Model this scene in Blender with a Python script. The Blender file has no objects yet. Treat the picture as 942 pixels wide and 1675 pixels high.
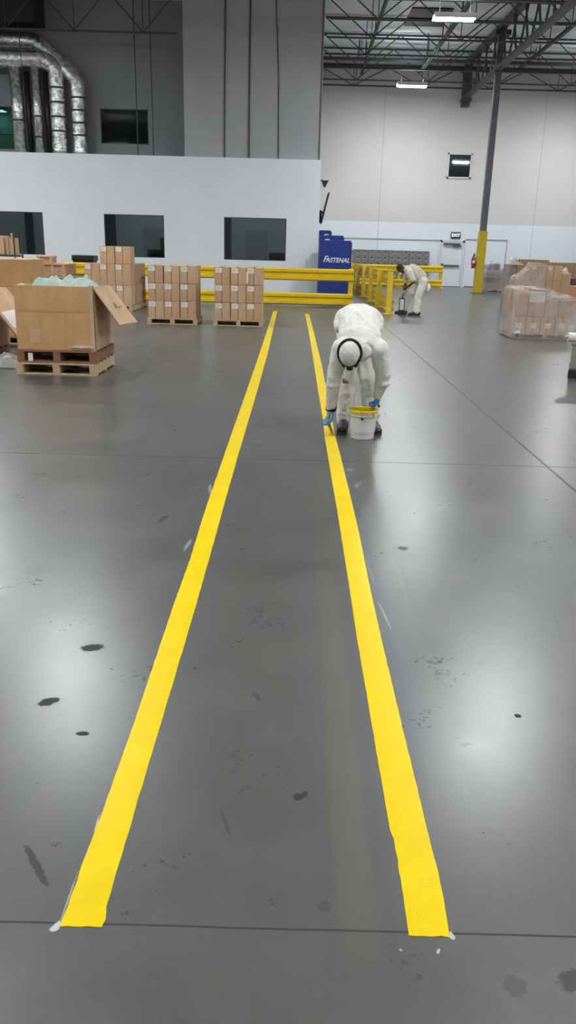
import bpy, bmesh, math, random
from mathutils import Vector, Matrix, noise
random.seed(7)
S = bpy.context.scene
COL = S.collection
PI = math.pi

# ------------------------------------------------------------------ helpers
def V(*a): return Vector(a)

class MB:
    """collects shapes into one mesh"""
    def __init__(s): s.bm = bmesh.new()
    def _quad(s, vs, mi):
        try:
            f = s.bm.faces.new(vs); f.material_index = mi
        except ValueError: pass
    def box(s, lo, hi, mi=0, rot=None, piv=None, bev=0.0):
        x0,y0,z0 = lo; x1,y1,z1 = hi
        ps = [V(x,y,z) for z in (z0,z1) for y in (y0,y1) for x in (x0,x1)]
        if rot is not None:
            c = V(*piv) if piv else V((x0+x1)/2,(y0+y1)/2,(z0+z1)/2)
            ps = [c + rot @ (p-c) for p in ps]
        v = [s.bm.verts.new(p) for p in ps]
        fs=[]
        for q in ((0,2,3,1),(4,5,7,6),(0,1,5,4),(2,6,7,3),(0,4,6,2),(1,3,7,5)):
            f = s.bm.faces.new([v[i] for i in q]); f.material_index = mi; fs.append(f)
        if bev > 0:
            es = list({e for f in fs for e in f.edges})
            r = bmesh.ops.bevel(s.bm, geom=es, offset=bev, segments=2, profile=.5, affect='EDGES')
            for f in r['faces']: f.material_index = mi
        return s
    def tube(s, pts, radii, n=12, mi=0, caps=True, sx=1.0, up=None):
        pts = [V(*p) for p in pts]
        if not hasattr(radii,'__len__'): radii = [radii]*len(pts)
        rings=[]; prev=None
        for i,p in enumerate(pts):
            if i==0: t = pts[1]-p
            elif i==len(pts)-1: t = p-pts[i-1]
            else: t = (pts[i+1]-p).normalized() + (p-pts[i-1]).normalized()
            t.normalize()
            if prev is None:
                a = V(*up) if up else (V(0,0,1) if abs(t.z)<.9 else V(0,1,0))
                u = t.cross(a); u.normalize()
            else:
                u = prev - t*prev.dot(t); u.normalize()
            prev = u; w = t.cross(u)
            r = radii[i]
            rx,ry = r if hasattr(r,'__len__') else (r,r)
            rings.append([s.bm.verts.new(p + u*math.cos(2*PI*k/n)*rx + w*math.sin(2*PI*k/n)*ry) for k in range(n)])
        for a,b in zip(rings,rings[1:]):
            for k in range(n): s._quad([a[k],a[(k+1)%n],b[(k+1)%n],b[k]],mi)
        if caps:
            s._quad(list(reversed(rings[0])),mi); s._quad(rings[-1],mi)
        return s
    def ball(s, c, r, mi=0, n=16, m=10, rot=None):
        r = r if hasattr(r,'__len__') else (r,r,r)
        c = V(*c); R = rot if rot is not None else Matrix.Identity(3)
        P = lambda i,k: c + R @ V(r[0]*math.sin(PI*i/m)*math.cos(2*PI*k/n), r[1]*math.sin(PI*i/m)*math.sin(2*PI*k/n), r[2]*math.cos(PI*i/m))
        top = s.bm.verts.new(P(0,0)); bot = s.bm.verts.new(P(m,0))
        rg = [[s.bm.verts.new(P(i,k)) for k in range(n)] for i in range(1,m)]
        for k in range(n):
            s._quad([top,rg[0][k],rg[0][(k+1)%n]],mi); s._quad([bot,rg[-1][(k+1)%n],rg[-1][k]],mi)
        for a,b in zip(rg,rg[1:]):
            for k in range(n): s._quad([a[k],b[k],b[(k+1)%n],a[(k+1)%n]],mi)
        return s
    def lathe(s, prof, c=(0,0,0), n=32, mi=0):
        c = V(*c); rings=[]
        for r,z in prof:
            rings.append([s.bm.verts.new(c+V(r*math.cos(2*PI*k/n),r*math.sin(2*PI*k/n),z)) for k in range(n)])
        for a,b in zip(rings,rings[1:]):
            for k in range(n): s._quad([a[k],a[(k+1)%n],b[(k+1)%n],b[k]],mi)
        if prof[0][0]>1e-5: s._quad(list(reversed(rings[0])),mi)
        if prof[-1][0]>1e-5: s._quad(rings[-1],mi)
        return s
    def prism(s, prof, a, b, axis='x', mi=0):
        """closed 2D profile extruded along an axis; profile in the other two coordinates"""
        def P(t,q):
            return V(t,q[0],q[1]) if axis=='x' else (V(q[0],t,q[1]) if axis=='y' else V(q[0],q[1],t))
        A=[s.bm.verts.new(P(a,q)) for q in prof]; B=[s.bm.verts.new(P(b,q)) for q in prof]
        n=len(prof)
        for k in range(n): s._quad([A[k],A[(k+1)%n],B[(k+1)%n],B[k]],mi)
        s._quad(list(reversed(A)),mi); s._quad(B,mi)
        return s
    def slab(s, quad, th, mi=0):
        """thick sheet from four corner points"""
        q=[V(*p) for p in quad]; nrm=(q[1]-q[0]).cross(q[3]-q[0]).normalized()*th
        a=[s.bm.verts.new(p) for p in q]; b=[s.bm.verts.new(p+nrm) for p in q]
        s._quad(list(reversed(a)),mi); s._quad(b,mi)
        for k in range(4): s._quad([a[k],a[(k+1)%4],b[(k+1)%4],b[k]],mi)
        return s
    def mesh(s, name, mats, smooth=False):
        bmesh.ops.recalc_face_normals(s.bm, faces=s.bm.faces)
        me = bpy.data.meshes.new(name); s.bm.to_mesh(me); s.bm.free()
        for m in (mats if isinstance(mats,(list,tuple)) else [mats]): me.materials.append(m)
        if smooth:
            for p in me.polygons: p.use_smooth = True
        return me

def link(name, me, parent=None, loc=(0,0,0), rz=0.0):
    o = bpy.data.objects.new(name, me); COL.objects.link(o)
    o.location = loc; o.rotation_euler = (0,0,rz)
    if parent is not None: o.parent = parent
    return o
def put(name, mb, mats, parent=None, loc=(0,0,0), rz=0.0, smooth=False):
    return link(name, mb.mesh(name, mats, smooth), parent, loc, rz)
def tag(o, label=None, cat=None, group=None, kind=None):
    if label: o['label']=label
    if cat: o['category']=cat
    if group: o['group']=group
    if kind: o['kind']=kind
    return o
def thing(name, label, cat, loc=(0,0,0), rz=0.0, group=None):
    return tag(link(name, None, None, loc, rz), label, cat, group)
def struct(name, mb, mats, label=None, cat='structure', smooth=False, parent=None):
    o = put(name, mb, mats, parent, smooth=smooth)
    if parent is None: tag(o, label or name.replace('_',' '), cat, None, 'structure')
    return o
def copy_tree(o, parent=None):
    c = o.copy(); COL.objects.link(c)
    if parent is not None: c.parent = parent
    for ch in list(o.children): copy_tree(ch, c)
    return c

# ------------------------------------------------------------------ materials
class NT:
    def __init__(s, name):
        s.m = bpy.data.materials.new(name); s.m.use_nodes=True
        s.t = s.m.node_tree; s.b = s.t.nodes['Principled BSDF']; s.out = s.t.nodes['Material Output']
    def n(s, typ, **kw):
        nd = s.t.nodes.new(typ)
        for k,v in kw.items():
            if k in nd.inputs: nd.inputs[k].default_value = v
            else: setattr(nd,k,v)
        return nd
    def l(s,a,b): s.t.links.new(a,b)
    def coord(s): return s.n('ShaderNodeTexCoord').outputs['Object']
    def math(s, op, a, b=None, c=None):
        nd = s.n('ShaderNodeMath', operation=op)
        for i,x in enumerate((a,b,c)):
            if x is None: continue
            if hasattr(x,'is_output'): s.l(x, nd.inputs[i])
            else: nd.inputs[i].default_value = x
        return nd.outputs[0]
    def mix(s, f, a, b):
        nd = s.n('ShaderNodeMix', data_type='RGBA')
        for i,x in ((0,f),(6,a),(7,b)):
            if hasattr(x,'is_output'): s.l(x, nd.inputs[i])
            elif i==0: nd.inputs[0].default_value = x
            else: nd.inputs[i].default_value = (*x,1)
        return nd.outputs[2]
    def noise(s, co, scale, detail=4, rough=.55, stretch=None):
        if stretch:
            mp = s.n('ShaderNodeMapping'); mp.inputs['Scale'].default_value = stretch; s.l(co, mp.inputs[0]); co = mp.outputs[0]
        nd = s.n('ShaderNodeTexNoise', Scale=scale, Detail=detail, Roughness=rough); s.l(co, nd.inputs['Vector'])
        return nd.outputs['Fac']
    def ramp(s, v, a, b):
        nd = s.n('ShaderNodeMapRange', interpolation_type='SMOOTHSTEP'); s.l(v, nd.inputs[0])
        nd.inputs[1].default_value=a; nd.inputs[2].default_value=b
        return nd.outputs[0]
    def bump(s, h, strength=.3, dist=.01):
        nd = s.n('ShaderNodeBump', Strength=strength, Distance=dist); s.l(h, nd.inputs['Height'])
        s.l(nd.outputs[0], s.b.inputs['Normal'])

def simple(name, col, rough=.6, metal=0.0, var=.12, scale=6.0, bump=0.0, bscale=40, stretch=None, spec=.5, coat=0.0):
    t = NT(name); co = t.coord()
    f = t.noise(co, scale, 4, .6, stretch)
    lo = tuple(c*(1-var) for c in col); hi = tuple(min(1,c*(1+var)) for c in col)
    t.l(t.mix(t.ramp(f,.3,.7), lo, hi), t.b.inputs['Base Color'])
    t.b.inputs['Roughness'].default_value = rough; t.b.inputs['Metallic'].default_value = metal
    t.b.inputs['Specular IOR Level'].default_value = spec
    if coat: t.b.inputs['Coat Weight'].default_value = coat
    if bump: t.bump(t.noise(co, bscale, 3), bump, .01)
    return t.m

M = {}
M['office_white'] = simple('office_paint', (.85,.875,.905), .75, var=.02, scale=.6)
M['tower'] = simple('raw_tilt_panel', (.42,.425,.44), .85, var=.05, scale=.5)
M['recess'] = simple('dark_painted_panel', (.27,.275,.285), .9, var=.06, scale=.7)
M['side_wall'] = simple('side_wall_paint', (.62,.62,.62), .85, var=.03, scale=.4)
M['deck'] = simple('foil_faced_roof_deck', (.86,.88,.90), .5, var=.10, scale=.9, bump=.4, bscale=3)
M['truss'] = simple('dark_steel', (.05,.055,.06), .5, var=.2, scale=3)
M['column'] = simple('grey_steel_paint', (.10,.105,.125), .5, var=.08)
M['col_yellow'] = simple('yellow_column_paint', (.58,.43,.015), .45, var=.08)
M['rail'] = simple('yellow_powder_coat', (.80,.54,.012), .38, var=.06, scale=3, spec=.5)
M['post'] = simple('yellow_post_coat', (.80,.56,.03), .45, var=.08, scale=3)
M['blue'] = simple('blue_panel', (.008,.035,.24), .4, var=.05)
M['blue_dark'] = simple('dark_blue_panel', (.02,.04,.11), .4, var=.05)
M['white_print'] = simple('white_print', (.75,.78,.85), .5, var=.02)
M['black'] = simple('black_plastic', (.012,.013,.015), .45, var=.2)
M['dark_gap'] = simple('dark_recess', (.02,.02,.02), .9, var=.1)
M['locker'] = simple('grey_locker_enamel', (.20,.20,.205), .45, var=.06)
M['locker_door'] = simple('grey_locker_door', (.23,.23,.235), .4, var=.05)
M['door_white'] = simple('white_door_paint', (.76,.77,.82), .5, var=.02)
M['frame_white'] = simple('white_frame_paint', (.66,.67,.71), .5, var=.02)
M['conduit'] = simple('grey_conduit', (.42,.43,.46), .5, var=.05)
M['alu'] = simple('dull_aluminium', (.45,.46,.47), .4, .6, var=.06)
M['darkframe'] = simple('dark_window_frame', (.05,.055,.06), .4, var=.1)
M['red'] = simple('red_enamel', (.45,.03,.015), .3, var=.05)
M['paper'] = simple('white_label_paper', (.80,.74,.68), .7, var=.05, scale=30)
M['print_grey'] = simple('grey_print', (.25,.24,.23), .7)
M['tape'] = simple('brown_tape', (.49,.285,.135), .45, var=.08)
M['wood_pale'] = simple('pale_pallet_wood', (.50,.36,.21), .8, var=.25, scale=5, stretch=(1,12,12), bump=.2)
M['wood_red'] = simple('reddish_pallet_wood', (.25,.11,.055), .8, var=.3, scale=5, stretch=(1,12,12), bump=.2)
M['wood_crate'] = simple('pink_crate_wood', (.50,.28,.18), .8, var=.22, scale=4, stretch=(1,10,10), bump=.2)
M['wood_grey'] = simple('weathered_pallet_wood', (.40,.34,.28), .8, var=.25, scale=5, stretch=(1,12,12), bump=.2)
M['plastic_white'] = simple('white_plastic', (.72,.71,.68), .35, var=.04)
M['coverall'] = simple('white_coverall_cloth', (.76,.74,.70), .85, var=.06, scale=9, bump=.15, bscale=120)
M['cap'] = simple('pale_cap_cloth', (.68,.67,.62), .85, var=.12, scale=14, bump=.15, bscale=160)
M['shirt'] = simple('pale_tan_shirt_cloth', (.72,.64,.56), .9, var=.06, scale=8)
M['pants'] = simple('off_white_trouser_cloth', (.74,.71,.64), .9, var=.1, scale=7)
M['skin'] = simple('brown_skin', (.085,.042,.026), .5, var=.12, scale=10)
M['skin_tan'] = simple('tan_skin', (.20,.11,.07), .5, var=.12, scale=10)
M['hair'] = simple('black_hair', (.008,.007,.007), .6, var=.3, scale=60, bump=.6, bscale=90)
M['glove'] = simple('blue_nitrile', (.09,.29,.60), .4, var=.12, scale=25)
M['glove_pale'] = simple('pale_grey_glove', (.40,.45,.46), .6, var=.1, scale=25)
M['shoe'] = simple('dark_shoe_leather', (.025,.024,.024), .5, var=.25, scale=20)
M['sole'] = simple('shoe_sole', (.05,.048,.045), .7, var=.15)
M['eye'] = simple('eye_white', (.6,.6,.58), .2, var=.02)
M['mask_white'] = simple('white_mask_cloth', (.8,.8,.8), .8, var=.03)
M['kneepad'] = simple('dark_scuff', (.20,.18,.16), .8, var=.2)
M['teal'] = simple('teal_carton_print', (.03,.15,.20), .5, var=.15)
M['purple'] = simple('purple_carton_print', (.15,.05,.16), .5, var=.2)
M['maroon'] = simple('maroon_carton_print', (.11,.045,.04), .6, var=.2)
M['orange_carton'] = simple('orange_carton', (.55,.26,.15), .7, var=.1)
M['pale_blue_grey'] = simple('pale_blue_carton', (.40,.44,.52), .6, var=.1)
M['sack'] = simple('taupe_sack', (.30,.26,.23), .7, var=.2, scale=3)
M['bag'] = simple('pale_mint_plastic_bag', (.74,.86,.80), .35, var=.06, scale=5, bump=.3, bscale=12)

def cardboard(name, col, var=.10):
    t = NT(name); co = t.coord()
    f = t.noise(co, 3.0, 4, .6); g = t.noise(co, 14, 2, .5, (1,1,.12))
    a = t.mix(t.ramp(f,.3,.7), tuple(c*(1-var) for c in col), tuple(c*(1+var) for c in col))
    b = t.mix(t.math('MULTIPLY', t.ramp(g,.45,.75), .35), a, tuple(c*.78 for c in col))
    t.l(b, t.b.inputs['Base Color']); t.b.inputs['Roughness'].default_value=.75
    t.b.inputs['Specular IOR Level'].default_value=.3
    return t.m
M['card'] = cardboard('brown_cardboard', (.54,.342,.205))
M['card_b'] = cardboard('brown_cardboard_tan', (.58,.378,.232))
M['card_gold'] = cardboard('golden_cardboard', (.56,.322,.148))
M['card_dark'] = cardboard('darker_cardboard', (.42,.272,.168))
M['seam'] = simple('carton_seam', (.26,.16,.09), .8, var=.15)

def two_tone():
    t = NT('two_tone_wall_paint'); co = t.coord()
    sp = t.n('ShaderNodeSeparateXYZ'); t.l(co, sp.inputs[0])
    f = t.ramp(sp.outputs['Z'], 2.95, 2.99)
    n = t.noise(co, .5, 3)
    up = t.mix(n, (.60,.585,.56), (.66,.645,.62))
    c = t.mix(f, (.76,.79,.86), up)
    for X in (-4.5, 4.05, 11.6):
        d = t.math('ABSOLUTE', t.math('SUBTRACT', sp.outputs['X'], X))
        c = t.mix(t.math('MULTIPLY', t.math('LESS_THAN', d, .016), .45), c, (.25,.25,.26))
    t.l(c, t.b.inputs['Base Color']); t.b.inputs['Roughness'].default_value=.6
    return t.m
M['far_wall'] = two_tone()

def foil():
    t = NT('silver_duct_foil'); co = t.coord()
    n = t.noise(co, 6, 4, .6); w = t.noise(co, 18, 3, .6)
    t.l(t.mix(t.ramp(n,.35,.65),(.42,.43,.42),(.85,.86,.84)), t.b.inputs['Base Color'])
    t.b.inputs['Metallic'].default_value=.92; t.b.inputs['Roughness'].default_value=.2
    t.bump(t.math('ADD', n, t.math('MULTIPLY', w, .4)), .6, .05)
    return t.m
M['foil'] = foil()

def film(name, alpha=.10, col=(.72,.67,.66), streak=(2.2,1.5,1), lo=.35, hi=.75):
    t = NT(name); co = t.coord()
    n = t.noise(co, 1.3, 4, .6, streak); n2 = t.noise(co, 2.5, 3, .55)
    t.b.inputs['Base Color'].default_value=(*col,1); t.b.inputs['Roughness'].default_value=.16
    t.b.inputs['Specular IOR Level'].default_value=.7
    t.bump(t.math('ADD', n, n2), .6, .08)
    tr = t.n('ShaderNodeBsdfTransparent'); mx = t.n('ShaderNodeMixShader')
    f = t.math('ADD', t.math('MULTIPLY', t.ramp(n, lo, hi), .30), alpha)
    t.l(f, mx.inputs[0]); t.l(tr.outputs[0], mx.inputs[1]); t.l(t.b.outputs[0], mx.inputs[2])
    t.l(mx.outputs[0], t.out.inputs['Surface'])
    return t.m
M['film'] = film('stretch_film', .24)
M['film_thin'] = film('thin_stretch_film', .12, (.75,.72,.70))
M['film_dense'] = film('dense_stretch_film', .40, (.78,.76,.75))

def glass(name, tint, refl=.5):
    t = NT(name)
    tr = t.n('ShaderNodeBsdfTransparent'); tr.inputs[0].default_value=(*tint,1)
    gl = t.n('ShaderNodeBsdfGlossy'); gl.inputs['Roughness'].default_value=.02
    fr = t.n('ShaderNodeFresnel'); fr.inputs[0].default_value=1.5
    mx = t.n('ShaderNodeMixShader')
    t.l(t.math('MULTIPLY', fr.outputs[0], refl*2), mx.inputs[0]); t.l(tr.outputs[0], mx.inputs[1]); t.l(gl.outputs[0], mx.inputs[2])
    t.l(mx.outputs[0], t.out.inputs['Surface'])
    return t.m
M['glass'] = glass('tinted_glass', (.62,.66,.67), .6)
M['glass_green'] = glass('green_tinted_glass', (.25,.36,.33), .6)

def emit(name, col, s):
    t = NT(name); t.b.inputs['Base Color'].default_value=(.9,.9,.9,1)
    t.b.inputs['Emission Color'].default_value=(*col,1); t.b.inputs['Emission Strength'].default_value=s
    return t.m
LIGHT = 62.0
M['lens'] = emit('lit_diffuser', (.94,.985,1.0), LIGHT)
M['deck_fill'] = emit('added_deck_fill', (.94,.985,1.0), 7.5)  # added glow that lifts the roof deck brightness
M['room_fill'] = emit('added_room_fill', (.9,.97,1.0), 1.8)  # glow of the added lamps behind the windows
M['exit_glow'] = emit('exit_sign_letters', (.45,.75,.6), .35)
M['housing'] = simple('white_fixture_housing', (.7,.7,.7), .5, var=.02)

def yellow_line():
    t = NT('wet_yellow_floor_paint'); co = t.coord()
    n = t.noise(co, 5, 4, .6); b = t.noise(co, 160, 3, .6); w = t.noise(co, 30, 3)
    t.l(t.mix(t.ramp(n,.3,.7),(.80,.565,.002),(.86,.615,.003)), t.b.inputs['Base Color'])
    t.b.inputs['Roughness'].default_value=.28; t.b.inputs['Specular IOR Level'].default_value=.14
    t.bump(t.math('ADD', b, t.math('MULTIPLY', w, .6)), .22, .004)
    return t.m
M['line'] = yellow_line()

def floor_mat():
    t = NT('polished_concrete'); co = t.coord()
    sp = t.n('ShaderNodeSeparateXYZ'); t.l(co, sp.inputs[0]); X,Y = sp.outputs['X'], sp.outputs['Y']
    big = t.noise(co, .55, 4, .6); mid = t.noise(co, 2.6, 5, .65); fine = t.noise(co, 30, 4, .7); blot = t.noise(co, 1.1, 3, .5, (1,.35,1))
    c = t.mix(t.ramp(big,.3,.7), (.072,.0715,.064), (.096,.0945,.085))
    c = t.mix(t.math('MULTIPLY', t.ramp(mid,.42,.80), .34), c, (.142,.139,.127))
    c = t.mix(t.math('MULTIPLY', t.ramp(mid,.5,.15), .34), c, (.070,.074,.068))
    c = t.mix(t.math('MULTIPLY', t.ramp(fine,.55,.8), .30), c, (.155,.152,.142))
    c = t.mix(t.math('MULTIPLY', t.ramp(fine,.5,.2), .12), c, (.055,.057,.053))
    c = t.mix(t.math('MULTIPLY', t.ramp(blot,.5,.75), .30), c, (.108,.112,.120))
    dull = None
    def add_dull(m):
        nonlocal dull
        dull = m if dull is None else t.math('MAXIMUM', dull, m)
    warp = t.math('MULTIPLY', t.math('SUBTRACT', t.noise(co, 6, 3), .5), .035)
    Xw = t.math('ADD', X, warp)
    def strip(x0,x1,y0,y1,soft,fac,col):
        nonlocal c
        a = t.math('MULTIPLY', t.ramp(Xw, x0-soft, x0+soft), t.ramp(Xw, x1+soft, x1-soft))
        b = t.math('MULTIPLY', t.ramp(Y, y0-.15, y0+.15), t.ramp(Y, y1+.5, y1-.5))
        m = t.math('MULTIPLY', t.math('MULTIPLY', a, b), fac)
        c = t.mix(m, c, col)
    # ghosts of the scraped-off older stripes beside the new ones
    strip(.155,.25, 1.52,3.9, .014,.42,(.125,.133,.090))
    strip(.262,.40, 1.4,8, .02,.5,(.080,.079,.078))
    strip(.43,.53, 2.2,6.5, .02,.34,(.092,.100,.140))
    strip(.47,.60, 2.0,4.2, .012,.25,(.155,.155,.155))
    strip(-.62,-.44, 1.6,9, .025,.45,(.079,.079,.082))
    strip(-.42,-.33, 1.6,9, .02,.30,(.098,.098,.102))
    # control joints
    jw = t.math('MULTIPLY', t.math('SUBTRACT', t.noise(co, 3, 4), .5), .008)
    for ax,p,w,fac in ((Y,1.545,.0028,.85),(Y,6.155,.0065,.75),(Y,20.0,.02,.4),(X,2.06,.010,.62),(X,6.63,.012,.6)):
        d = t.math('ABSOLUTE', t.math('SUBTRACT', t.math('ADD', ax, jw), p))
        jm = t.math('MULTIPLY', t.ramp(d, w*1.6, w*.6), fac); add_dull(jm)
        c = t.mix(jm, c, (.015,.015,.015))
        c = t.mix(t.math('MULTIPLY', t.ramp(d, w*5, w*1.5), .22), c, (.07,.07,.068))
    # scuffs, drips and chalk with a shape of their own: centre, half sizes, turn, colour
    edge = t.math('MULTIPLY', t.math('SUBTRACT', t.noise(co, 45, 3, .7), .5), 1.5)
    for cx,cy,rx,ry,a,col,fac in (
        (-.80,2.965,.052,.032,.35,(.05,.05,.046),.9),(-.86,2.545,.040,.026,.5,(.05,.05,.047),.9),(-.685,2.35,.024,.014,.0,(.045,.045,.043),.95),
        (.055,2.045,.020,.017,.6,(.045,.045,.043),.9),(.075,2.06,.012,.016,.2,(.05,.05,.046),.8),(-1.29,3.77,.055,.075,.2,(.075,.075,.07),.7),
        (-.77,4.63,.022,.085,-.2,(.05,.05,.048),.8),(.86,2.53,.013,.014,.0,(.03,.03,.03),.95),(.64,2.92,.014,.012,0,(.05,.05,.048),.9),
        (.66,4.23,.030,.035,.1,(.05,.05,.048),.7),(.68,4.12,.05,.05,.1,(.10,.10,.095),.6),(-.655,1.735,.012,.10,.62,(.05,.05,.05),.75),
        (-.10,2.62,.012,.035,.5,(.07,.07,.066),.7),(-.16,1.93,.006,.06,.3,(.07,.07,.066),.6),(.12,1.62,.02,.02,0,(.07,.07,.066),.6),
        (.70,1.42,.05,.03,.3,(.055,.055,.052),.7),(.55,1.40,.03,.03,0,(.07,.07,.066),.5),(.05,3.9,.16,.10,.2,(.10,.095,.085),.55),
        (.22,3.95,.07,.10,.2,(.085,.082,.07),.6),(-1.5,1.8,.25,.12,.2,(.07,.07,.068),.5),(.3,6.9,.25,.3,0,(.105,.105,.10),.5),(-.36,5.9,.3,.25,0,(.11,.11,.105),.5),
        (-.531,1.90,.0035,.040,.05,(.55,.55,.53),.9),(-.538,1.63,.0028,.085,.0,(.45,.45,.44),.8),(-.545,1.535,.010,.020,-.4,(.62,.62,.60),.9),
        (.432,1.537,.007,.014,.2,(.62,.60,.50),.9),(.30,1.492,.004,.004,0,(.6,.6,.6),.9),(.39,1.49,.004,.010,-.4,(.55,.55,.55),.9),
        (-.56,4.2,.012,.10,-.1,(.30,.30,.30),.7),(-.545,5.3,.012,.12,.1,(.32,.32,.32),.6),(-.36,3.45,.02,.008,0,(.3,.29,.27),.6),
        (.46,3.35,.006,.16,.1,(.42,.45,.50),.7),(.44,3.9,.008,.2,.05,(.28,.30,.34),.6),(.47,5.9,.03,.05,0,(.24,.24,.235),.6),(.50,5.5,.02,.10,-.2,(.22,.22,.215),.6)):
        col = tuple((.6 if col[0]<.2 else .9)*q for q in col); ca,sa = math.cos(a),math.sin(a)
        dx = t.math('SUBTRACT', X, cx); dy = t.math('SUBTRACT', Y, cy)
        u = t.math('ADD', t.math('MULTIPLY', dx, ca/rx), t.math('MULTIPLY', dy, sa/rx))
        v = t.math('ADD', t.math('MULTIPLY', dx, -sa/ry), t.math('MULTIPLY', dy, ca/ry))
        r = t.math('SQRT', t.math('ADD', t.math('MULTIPLY', u,u), t.math('MULTIPLY', v,v)))
        m = t.math('MULTIPLY', t.ramp(t.math('ADD', r, t.math('MULTIPLY', edge, .3)), 1.3, .4), fac*.8) if max(rx,ry)>.09 and min(rx,ry)>.045 else t.math('MULTIPLY', t.ramp(t.math('ADD', r, edge), 1.1, .75), fac)
        c = t.mix(m, c, col)
        if min(rx,ry)<.045: add_dull(m)
    t.l(c, t.b.inputs['Base Color'])
    r = t.math('ADD', t.math('MULTIPLY', mid, .11), t.math('ADD', t.math('MULTIPLY', fine, .07), .205))
    t.l(t.math('ADD', r, t.math('MULTIPLY', dull, .35)), t.b.inputs['Roughness'])
    t.l(t.math('MULTIPLY', t.math('SUBTRACT', 1.0, t.math('MULTIPLY', dull, .8)), .82), t.b.inputs['Specular IOR Level'])
    return t.m
M['floor'] = floor_mat()

# ------------------------------------------------------------------ setting
YW, YF, ZD = 31.5, 41.3, 10.05          # office wall, far wall, roof deck
struct('floor', MB().box((-24,-14,-.3),(24,YF+.3,0)), M['floor'], 'grey polished concrete warehouse floor with dark joints', 'floor')
struct('ceiling', MB().box((-24,-14,ZD),(24,YF+.3,ZD+.2)), M['deck'], 'silvery roof deck above the open steel joists', 'ceiling')
struct('wall_back', MB().box((.87,YF,0),(24,YF+.3,ZD)), M['far_wall'], 'tall far wall, white below and pale grey above', 'wall')
struct('wall_left', MB().box((-24.3,-14,0),(-24,YF,ZD)), M['side_wall'], 'left side wall', 'wall')
struct('wall_right', MB().box((24,-14,0),(24.3,YF,ZD)), M['side_wall'], 'right side wall', 'wall')
struct('wall_rear', MB().box((-24,-14.3,0),(24,-14,ZD)), M['side_wall'], 'wall behind the viewer', 'wall')
WZ0, WZ1 = 1.155, 2.665
WINS = [(-11.68,-9.42),(-7.14,-4.90),(-2.66,-.335)]
w = MB(); xs = [-24]+[x for p in WINS for x in p]+[.88]
for i in range(0,len(xs),2): w.box((xs[i],YW,0),(xs[i+1],YW+.16,4.70))
for a,b in WINS: w.box((a,YW,0),(b,YW+.16,WZ0)); w.box((a,YW,WZ1),(b,YW+.16,4.70))
w.box((.72,YW+.16,0),(.88,YF,4.70)); w.box((-24,YW+.16,4.56),(.72,YF,4.70))
struct('wall_office', w, M['office_white'], 'white low office block wall with three dark windows', 'wall')
struct('wall_tower', MB().box((-4.12,YW+.22,4.70),(.84,YF,ZD)), M['tower'], 'grey upper wall block standing above the white office', 'wall')
RY = 33.2
UW = [(-12.9,-10.75,4.95,6.45),(-7.50,-5.67,5.24,6.46)]
r = MB(); r.box((-24,RY,4.70),(UW[0][0],RY+.3,ZD)); r.box((UW[0][1],RY,4.70),(UW[1][0],RY+.3,ZD)); r.box((UW[1][1],RY,4.70),(-4.12,RY+.3,ZD))
for a,b,z0,z1 in UW: r.box((a,RY,4.70),(b,RY+.3,z0)); r.box((a,RY,z1),(b,RY+.3,ZD))
struct('wall_recess', r, M['recess'], 'dark grey wall set back above the office, behind the silver ducts', 'wall')
# office rooms seen dimly through the glass
M['room'] = simple('dim_office_paint', (.70,.74,.76), .8, var=.03)
M['room_dark'] = simple('dark_office_panel', (.05,.055,.058), .7, var=.1)
M['room_door'] = simple('grey_office_door', (.55,.58,.60), .7, var=.04)
struct('wall_inner', MB().box((-13,35.2,.02),(.72,35.3,4.5)), M['room'], 'pale wall inside the office seen through its windows', 'wall')
struct('floor_office', MB().box((-13,YW+.18,0),(.70,35.18,.02)), M['room'], 'floor inside the office behind its windows', 'floor')
struct('trim_1', MB().box((-2.95,34.3,.03),(-2.62,34.6,3.2)).box((-7.72,34.3,.03),(-7.36,34.6,3.2)).box((-11,34.3,.03),(-10.75,34.6,3.2)).box((-5.6,34.9,.03),(-4.2,35.15,1.9)), M['room_dark'], 'dark posts inside the office', 'post')
for nm,(x0,x1,lb) in (('door_2',(-6.35,-5.45,'grey inner door seen through the middle office window')),('door_3',(-2.05,-1.15,'grey inner door seen through the right office window'))):
    d = struct(nm, MB().box((x0,35.1,.03),(x1,35.19,2.3)), M['room_door'], lb, 'door')
    struct('door_handle', MB().box((x1-.14,35.02,1.0),(x1-.05,35.1,1.05)), M['alu'], parent=d)
def desk(x, lb):
    o = thing('office_desk', lb, 'desk', (x,33.6,.02))
    put('desktop', MB().box((-.9,-.4,.72),(.9,.4,.76),bev=.005), M['room_dark'], o)
    for sx in (-1,1): put('leg', MB().box((sx*.85-.03,-.35,0),(sx*.85+.03,.35,.72)), M['room_dark'], o)
    m = thing('computer_monitor', lb.replace('desk','computer monitor on the desk').replace('dark ','black '), 'monitor', (x+.3,33.6,.78))
    put('screen', MB().box((-.32,-.02,.12),(.32,.03,.66),bev=.01), M['black'], m)
    put('stand', MB().box((-.04,-.01,.02),(.04,.05,.2)).box((-.14,-.1,0),(.14,.12,.02)), M['black'], m)
desk(-1.0, 'dark desk inside the office behind its right window')
desk(-5.9, 'dark desk inside the office behind its middle window')
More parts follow.
